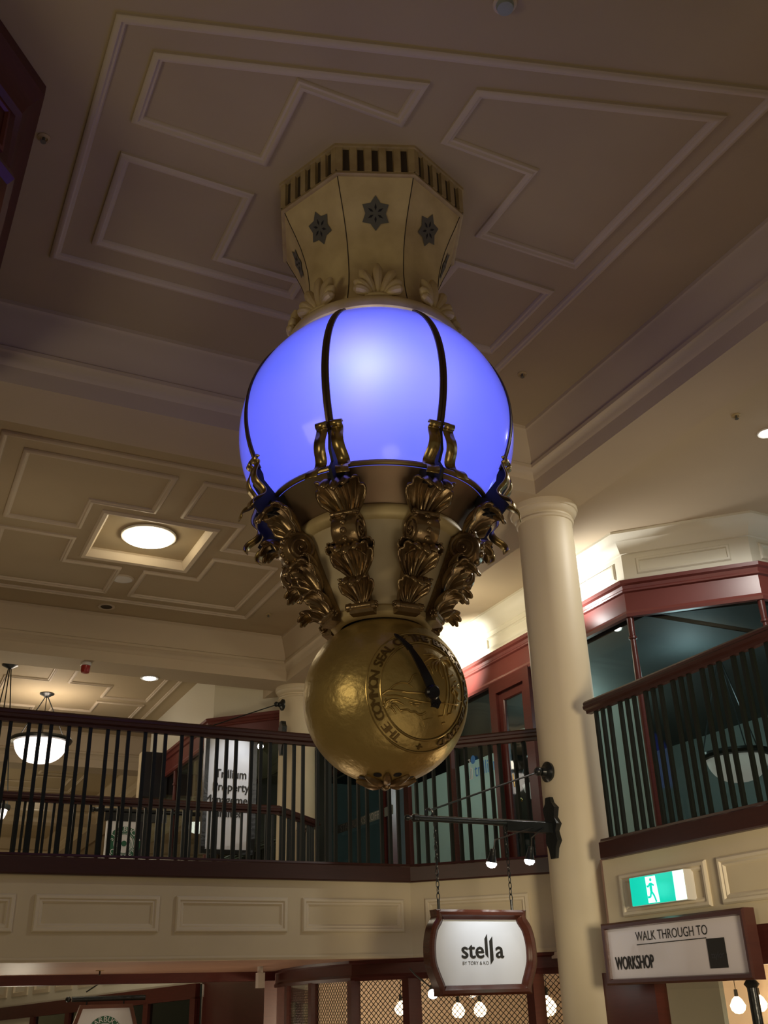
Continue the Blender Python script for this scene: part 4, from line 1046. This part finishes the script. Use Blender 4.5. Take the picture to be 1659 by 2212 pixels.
for w_, px, py in (('Trillium', 499, 1673), ('Property', 499, 1701), ('Management', 497, 1729), ('Limited', 492, 1757)):
    tx = MB(); p_ = PY(px, py, 11.785); add_text(tx, w_, .145, p_, Un, Z3, Nn, sx=.88, depth=.002, bold=.003); tx.build('lettering', m_signk, ts, smooth=False)
for x_ in (xl_+.1, xr_-.1):
    MB().tube([(x_, 11.8, zt_+.04), (x_, 11.95, q.z-.42)], .006, 6).build('chain', m_iron, ts)
light('SPOT', 'sign_light', (3.9, 11.3, 3.2), 14, (.9, .94, 1), .03, (3.8, 11.8, 2.4), 75, .9)
p = PY(563, 1612, 11.5); t = small_spot(p, p+Vector((-.35, -.6, -.3)), 'small orange-glowing spotlight right of the tall white sign')
MB().tube([Vector(p)+Vector((0, .05, .04)), Vector(p)+Vector((.12, .3, .25)), (q.x-.1, YF-.02, q.z-.42)], .006, 6).build('stem', m_iron, t)

# ---- coffee sign hanging beyond the landing
YQ = 14.0
cs = thing('hanging_sign', (2.96, YQ, 2.35), 'white coffee shop sign with green round emblem behind the railing', 'sign', 'coffee shop signs')
a, c_ = PY(205, 1752, YQ), PY(352, 1752, YQ); zq = 2.39
MB().tube([(a.x, YQ, zq), (c_.x+.55, YQ, zq)], .028, 12).sphere((a.x-.03, YQ, zq), .035).build('rod', m_iron, cs)
sx0, sx1 = PY(228, 1800, YQ).x, PY(300, 1800, YQ).x
MB().box(sx0-.03, YQ-.03, zq-.14, sx1+.36, YQ+.03, zq-.03).build('top_rail', m_iron, cs, smooth=False)
MB().box(sx0, YQ-.02, 1.45, sx1, YQ+.02, zq-.14).build('panel', m_signw, cs, smooth=False)
MB().box(sx1, YQ-.025, 1.45, sx1+.16, YQ+.02, zq-.14).build('side_post', m_dark, cs, smooth=False)
def emblem(root, cen, R_, Uv, Nv, mk=m_signg):
    gm = MB(); n_ = 48; cen = Vector(cen)
    def ringd(r0, r1, d): 
        vs = [];
        for i in range(n_):
            t_ = 2*PI*i/n_
            for r_ in (r0, r1): vs.append(cen+Uv*(r_*math.cos(t_))+Z3*(r_*math.sin(t_))+Nv*d)
        gm.add(vs, [(2*i, 2*i+1, (2*i+3) % (2*n_), (2*i+2) % (2*n_)) for i in range(n_)])
    ringd(R_*.62, R_*.97, .003); ringd(R_*.54, R_*.58, .003); ringd(.0001, R_*.16, .003)
    for s_ in (-1, 1):
        for j in range(4):
            r_ = R_*(.24+.07*j); P_ = [cen+Uv*(s_*r_*math.cos(t_))+Z3*(r_*math.sin(t_)-R_*.08)+Nv*.003 for t_ in [(-.9+1.8*i/8.) for i in range(9)]]
            gm.tube(P_, R_*.013, 4)
    gm.build('emblem', mk, root, smooth=False)
    tm = MB()
    def arc(txt, ang0, ang1, flip):
        for i, ch in enumerate(txt):
            if ch == ' ': continue
            t_ = ang0+(ang1-ang0)*i/(len(txt)-1); d_ = Uv*math.cos(t_)+Z3*math.sin(t_)
            up_ = d_ if not flip else -d_; ri_ = Uv*math.sin(t_)-Z3*math.cos(t_)
            if flip: ri_ = -ri_
            add_text(tm, ch, R_*.40, cen+d_*(R_*.80), ri_, up_, Nv, depth=.006)
    arc('STARBUCKS', math.radians(165), math.radians(15), False); arc('COFFEE', math.radians(215), math.radians(325), True)
    tm.build('lettering', m_signw, root, smooth=False)
emblem(cs, (PY(268, 1822, YQ-.03).x, YQ-.022, PY(268, 1822, YQ-.03).z), .225, Un, Nn)
# lower coffee sign
YL = 12.6
cs2 = thing('hanging_sign', (PY(232, 2150, YL).x, YL, PY(200, 2160, YL).z), 'coffee shop sign in wooden frame at the bottom left edge', 'sign', 'coffee shop signs')
za2 = PY(220, 2157, YL).z; xa2 = PY(155, 2160, YL).x; xb2 = PY(285, 2157, YL).x
MB().tube([(xa2, YL, za2), (xb2+.15, YL, za2)], .028, 12).sphere((xa2-.04, YL, za2), .03).tube([(PY(185, 2157, YL).x, YL, za2+.07), (xb2+.1, YL, za2+.45)], .008, 6).tube([(PY(188, 2157, YL).x, YL, za2-.1), (PY(188, 2157, YL).x, YL, za2)], .008, 6).tube([(PY(268, 2157, YL).x, YL, za2-.1), (PY(268, 2157, YL).x, YL, za2)], .008, 6).build('bracket_arm', m_iron, cs2)
xm = PY(228, 2190, YL).x
pl = [(.26, 0), (.33, -.22), (.36, -.5), (.33, -.8), (-.33, -.8), (-.36, -.5), (-.33, -.22), (-.26, 0)]
MB().sweep(pl[::-1] if False else pl[::-1], [(0, -.03), (0, .03), (-.04, .03), (-.04, -.03)], True, (xm, YL, za2-.10), (1, 0, 0), Z3, (0, -1, 0)).build('frame', wood('old_sign_wood', (.10, .03, .015), (.18, .06, .03), .3), cs2, ang=30)
MB().plate((xm, YL, za2-.10), (1, 0, 0), Z3, (0, -1, 0), pl, -.01, .01).build('panel', m_signw, cs2, smooth=False)
emblem(cs2, (xm, YL-.012, za2-.10-.27), .20, Un, Nn)

# dark blade box on the far bay
bx = thing('blade_sign', (3.8, 16, 3.3), 'dark boxy blade sign with a pale edge on the far shop bay', 'sign')
MB().box(3.62, 15.8, 2.93, 4.0, 16.0, 3.62).build('body', m_dark, bx, smooth=False)
MB().box(3.575, 15.82, 2.90, 3.62, 16.0, 3.62).build('side_edge', m_cream, bx, smooth=False)

# ---- exit sign
XE = 4.60
ex = thing('exit_sign', (4.62, 5.4, .6), 'lit green running-man exit sign on the right fascia', 'sign')
y0_, y1_ = PX(1362, 1925, XE).y, PX(1480, 1912, XE).y; z0_, z1_ = .503, .684
MB().box(XE+.004, y1_, z0_, 4.68, y0_, z1_).build('body', m_plastic, ex, smooth=False)
yw = PX(1456, 1912, XE).y
MB().box(XE-.002, yw, z0_+.004, XE+.004, y0_-.004, z1_-.004).build('face', m_exitg, ex, smooth=False)
MB().box(XE-.002, y1_+.004, z0_+.004, XE+.004, yw-.002, z1_-.004).build('light_edge', m_exitw, ex, smooth=False)
yd = (y0_+yw)/2-.0; fm = MB()
UE = Vector((0, -1, 0)); NE_ = Vector((-1, 0, 0)); zc_ = (z0_+z1_)/2; sE = (z1_-z0_)
fm.plate((XE-.002, yd, zc_), UE, Z3, NE_, [(-.24*sE, -.45*sE), (.36*sE, -.45*sE), (.27*sE, .44*sE), (-.27*sE, .44*sE)], 0, .002); fm.build('door_symbol', m_exitw, ex, smooth=False)
fg = MB()
def seg_(a, b_, w_): 
    a = Vector((XE-.006, yd-a[0]*sE*1.3, zc_+a[1]*sE*1.15)); b_ = Vector((XE-.006, yd-b_[0]*sE*1.3, zc_+b_[1]*sE*1.15)); fg.bar(a, b_, w_*sE*1.25, .002, NE_)
fg.lathe([(.0001, 0), (.055*sE, 0), (.055*sE, .002), (.0001, .002)], 16, (XE-.008, yd-.03*sE, zc_+.32*sE), 'X')
for a, b_, w_ in (((.0, .19), (.0, -.06), .10), ((-.02, .17), (-.12, .08), .05), ((-.12, .08), (-.16, .12), .045), ((.02, .17), (.13, .10), .05), ((.0, -.05), (-.06, -.22), .06), ((-.06, -.22), (-.17, -.22), .055), ((.0, -.05), (.10, -.20), .06), ((.10, -.20), (.16, -.38), .055)): seg_(a, b_, w_)
fg.build('running_figure', m_exitg, ex, smooth=False)
light('POINT', 'exit_glow', (XE-.10, (y0_+yw)/2, zc_), .2, (.3, 1, .8), .05)

# ---- direction sign
XW = 4.58
wsn = thing('wall_sign', (4.62, 5.2, .2), 'white direction sign in mahogany frame, reading walk through to', 'sign')
ya, yb = PX(1303, 2000, XW).y, PX(1610, 1956, XW).y; zt2, zb2 = .418, .040
MB().sweep([(-ya, zb2), (-yb, zb2), (-yb, zt2), (-ya, zt2)], [(0, -.06), (0, .02), (.012, .03), (.032, .026), (.038, .008), (.038, -.06)], True, (XW, 0, 0), (0, -1, 0), Z3, (-1, 0, 0)).build('frame', wood('wall_sign_wood', (.055, .016, .012), (.09, .026, .018), .3), wsn, ang=30)
MB().box(XW, yb+.03, zb2+.03, XW+.05, ya-.03, zt2-.03).build('panel', mat('sign_acrylic', (.78, .73, .76), .08, spec=.6), wsn, smooth=False)
tx = MB(); yq = lambda x, y: PX(x, y, XW)
p_ = yq(1448, 2017); add_text(tx, 'WALK THROUGH TO', .080, (XW-.001, p_.y, p_.z), UE, Z3, NE_, sx=.86)
p_ = yq(1371, 2079); add_text(tx, 'WORKSHOP', .11, (XW-.001, p_.y, p_.z-.004), UE, Z3, NE_, sx=.62, bold=.0035)
a, c_ = yq(1377, 2041), yq(1526, 2024); tx.bar((XW-.003, a.y, a.z), (XW-.003, c_.y, (a.z+c_.z)/2+.0), .005, .003, NE_)
a, c_ = yq(1526, 2028), yq(1575, 2090); tx.box(XW-.004, c_.y, c_.z, XW-.001, a.y, a.z)
tx.build('lettering', m_signk, wsn, smooth=False)
tx = MB(); p_ = yq(1552, 2063); add_text(tx, 'taylor', .05, (XW-.004, p_.y, p_.z), UE, Z3, NE_, sx=.9); tx.build('faint_lettering', mat('faint_grey', (.05, .05, .06), .5), wsn, smooth=False)

# ================================================================ LAMPS
dl = thing('ceiling_lamp', (2.07, 9.65, ZC+.09), 'round glowing ceiling lamp in the square recess', 'lamp')
MB().lathe([(0, 0), (.275, 0), (.29, -.012), (.285, -.03), (.27, -.03)], 64, (2.07, 9.65, ZC+.09)).build('rim', m_plastic, dl)
MB().lathe([(.272, -.025), (.25, -.05), (.18, -.072), (.09, -.082), (0, -.085)], 64, (2.07, 9.65, ZC+.09)).build('lamp_shade', m_disc, dl)
light('POINT', 'disc_light', (2.07, 9.65, ZC-.06), 7, (1, .84, .56), .12)
def pendant(x, y, zr, r, depth, ztop, label, mg=m_pglow, grp='bowl pendant lamps'):
    t = thing('pendant_lamp', (x, y, ztop), label, 'lamp', grp)
    MB().lathe([(0, 0), (.11, 0), (.11, -.015), (.07, -.035), (.03, -.06), (0, -.06)], 24, (x, y, ztop)).build('ceiling_rose', m_iron, t)
    b_ = MB()
    for k in range(3): a = .4+k*2*PI/3; b_.tube([(x+.02*math.cos(a), y+.02*math.sin(a), ztop-.05), (x+r*.95*math.cos(a), y+r*.95*math.sin(a), zr+.02)], .008, 6)
    b_.build('hanging_cord', m_iron, t)
    MB().lathe([(r*.84, .0), (r*.86, .03), (r*.98, .035), (r, .01), (r*.97, -.02), (r*.88, -.03), (r*.84, -.015)], 48, (x, y, zr), closed=True).build('rim', m_iron, t)
    pr = [(r*.86*math.cos(i/12*PI/2)**.8 if i < 12 else .0, -depth*math.sin(i/12*PI/2)) for i in range(13)]
    MB().lathe(pr, 48, (x, y, zr)).build('lamp_shade', mg, t)
    return t
pendant(2.03, 15.8, 3.66, .455, .33, ZC, 'glowing glass bowl pendant lamp behind the railing on the left')
light('POINT', 'pendant_light', (2.03, 15.8, 3.85), 14, (1, .86, .68), .15)
q = PX(1592, 1638, 7.9); pendant(q.x, q.y, q.z+.02, .36, .26, 3.25, 'dim bowl lamp added behind the shop glass at the right edge, imitating a reflected pendant', m_reflamp)  # added lamp body, stands in for a pendant mirrored in the glass
q = PX(1172, 1690, 7.6); pendant(q.x, q.y, q.z, .30, .24, 3.25, 'half hidden dim bowl lamp added behind the shop door by the big column, imitating a reflection', m_reflamp)  # second added bowl, also in place of a mirrored pendant
q = PY(5, 1738, 14.5); pendant(q.x-.15, q.y, q.z-.05, .26, .22, ZC, 'small bowl pendant lamp cut off by the left edge')
q = PX(428, 1775, 5.0); pendant(q.x, q.y, q.z, .22, .20, 3.25, 'small bowl lamp inside the far bay left of the tall sign')
def downlight(x, y, z, label, r=.09):
    t = thing('downlight', (x, y, z), label, 'downlight', 'round recessed downlights')
    MB().lathe([(r*.8, .0), (r*1.15, .0), (r*1.2, -.008), (r*1.1, -.014), (r*.8, -.010)], 32, (x, y, z)).build('trim_ring', m_plastic, t)
    MB().lathe([(r*.85, -.008), (r*.6, -.022), (0, -.028)], 32, (x, y, z)).build('lamp_lens', m_spotg, t)
for (px, py, z, lb) in ((323, 1464, ZS, 'glowing downlight under the second beam, right of the red detector'), (243, 1553, ZC, 'glowing downlight just above the handrail on the left'), (80, 1716, ZC, 'glowing downlight seen between the bars below the bowl pendant'), (1657, 934, ZG, 'bright downlight in the gallery ceiling at the right edge')):
    p = PZ(px, py, z); downlight(p.x, p.y, z, lb, .10 if z != ZG else .07)
p = PX(1144, 1560, 7.8); downlight(p.x, p.y, 3.25, 'pale downlight glimpsed inside the shop beside the big column', .13)

# ================================================================ SMALL FITTINGS
def sprinkler(px, py, z, label):
    p = PZ(px, py, z); t = thing('sprinkler', (p.x, p.y, z), label, 'sprinkler', 'ceiling sprinklers')
    MB().lathe([(0, 0), (.035, 0), (.037, -.006), (.022, -.012), (.018, -.004), (0, -.004)], 24, (p.x, p.y, z)).build('escutcheon', m_crown, t)
    MB().lathe([(0, -.002), (.008, -.004), (.007, -.03), (.016, -.032), (.016, -.036), (0, -.036)], 12, (p.x, p.y, z)).build('head', m_starm, t)
sprinkler(95, 297, ZC, 'ceiling sprinkler beside the dark bay at the top left')
sprinkler(1128, 807, ZC, 'ceiling sprinkler right of the blue globe')
sprinkler(1590, 897, ZG, 'sprinkler in the gallery ceiling near the right edge')
sprinkler(580, 1327, ZC, 'small ceiling sprinkler left of the clock brackets')
p = PZ(1090, 6, ZC); t = thing('smoke_detector', (p.x, p.y, ZC), 'round smoke detector at the top edge of the picture', 'detector')
MB().lathe([(0, 0), (.06, 0), (.06, -.012), (.05, -.02), (0, -.02)], 32, (p.x, p.y, ZC)).build('base', m_mould, t); MB().lathe([(.045, -.02), (.04, -.045), (.02, -.05), (0, -.05)], 32, (p.x, p.y, ZC)).build('cap', m_grey, t)
p = PZ(265, 1250, ZC); t = thing('ceiling_speaker', (p.x, p.y, ZC), 'round flat ceiling speaker below the square lamp recess', 'speaker')
MB().lathe([(0, 0), (.13, 0), (.13, -.008), (.11, -.014)], 40, (p.x, p.y, ZC)).build('ring', m_mould, t); MB().lathe([(.11, -.012), (0, -.014)], 40, (p.x, p.y, ZC)).build('grille', m_plastic, t)
p = PZ(230, 1310, ZC); t = thing('downlight', (p.x, p.y, ZC), 'unlit dark round downlight near the second beam', 'downlight', 'round recessed downlights')
MB().lathe([(.07, 0), (.10, 0), (.10, -.01), (.07, -.008)], 32, (p.x, p.y, ZC)).build('trim_ring', m_mould, t); MB().lathe([(.07, -.004), (0, -.003)], 32, (p.x, p.y, ZC)).build('lamp_lens', m_groove, t)
p = PZ(186, 1432, ZS); t = thing('alarm_beacon', (p.x, p.y, ZS), 'small red fire alarm beacon under the second beam', 'alarm')
MB().lathe([(0, 0), (.065, 0), (.065, -.035), (.055, -.04), (0, -.04)], 28, (p.x, p.y, ZS)).build('base', m_plastic, t); MB().lathe([(.055, -.04), (.055, -.10), (.045, -.125), (0, -.13)], 28, (p.x, p.y, ZS)).build('red_lens', m_redpl, t)
p = PY(562, 2105, 9.0); t = thing('motion_sensor', (p.x, p.y, Z0), 'white motion sensor under the landing, left of the lower shop bay', 'sensor')
MB().tube([(p.x, p.y, Z0), (p.x, p.y, Z0-.05)], .025, 12).build('mount', m_plastic, t); MB().box(p.x-.03, p.y-.04, Z0-.17, p.x+.03, p.y+.03, Z0-.05).build('housing', m_plastic, t, smooth=False)
p = PZ(216, 2096, Z0); t = thing('sprinkler', (p.x, p.y, Z0), 'small sprinkler in the brown soffit of the landing', 'sprinkler', 'ceiling sprinklers')
MB().lathe([(0, 0), (.035, 0), (.035, -.006), (0, -.006)], 16, (p.x, p.y, Z0)).build('escutcheon', m_crown, t); MB().lathe([(0, -.006), (.007, -.006), (.007, -.035), (.018, -.037), (0, -.04)], 12, (p.x, p.y, Z0)).build('head', m_groove, t)
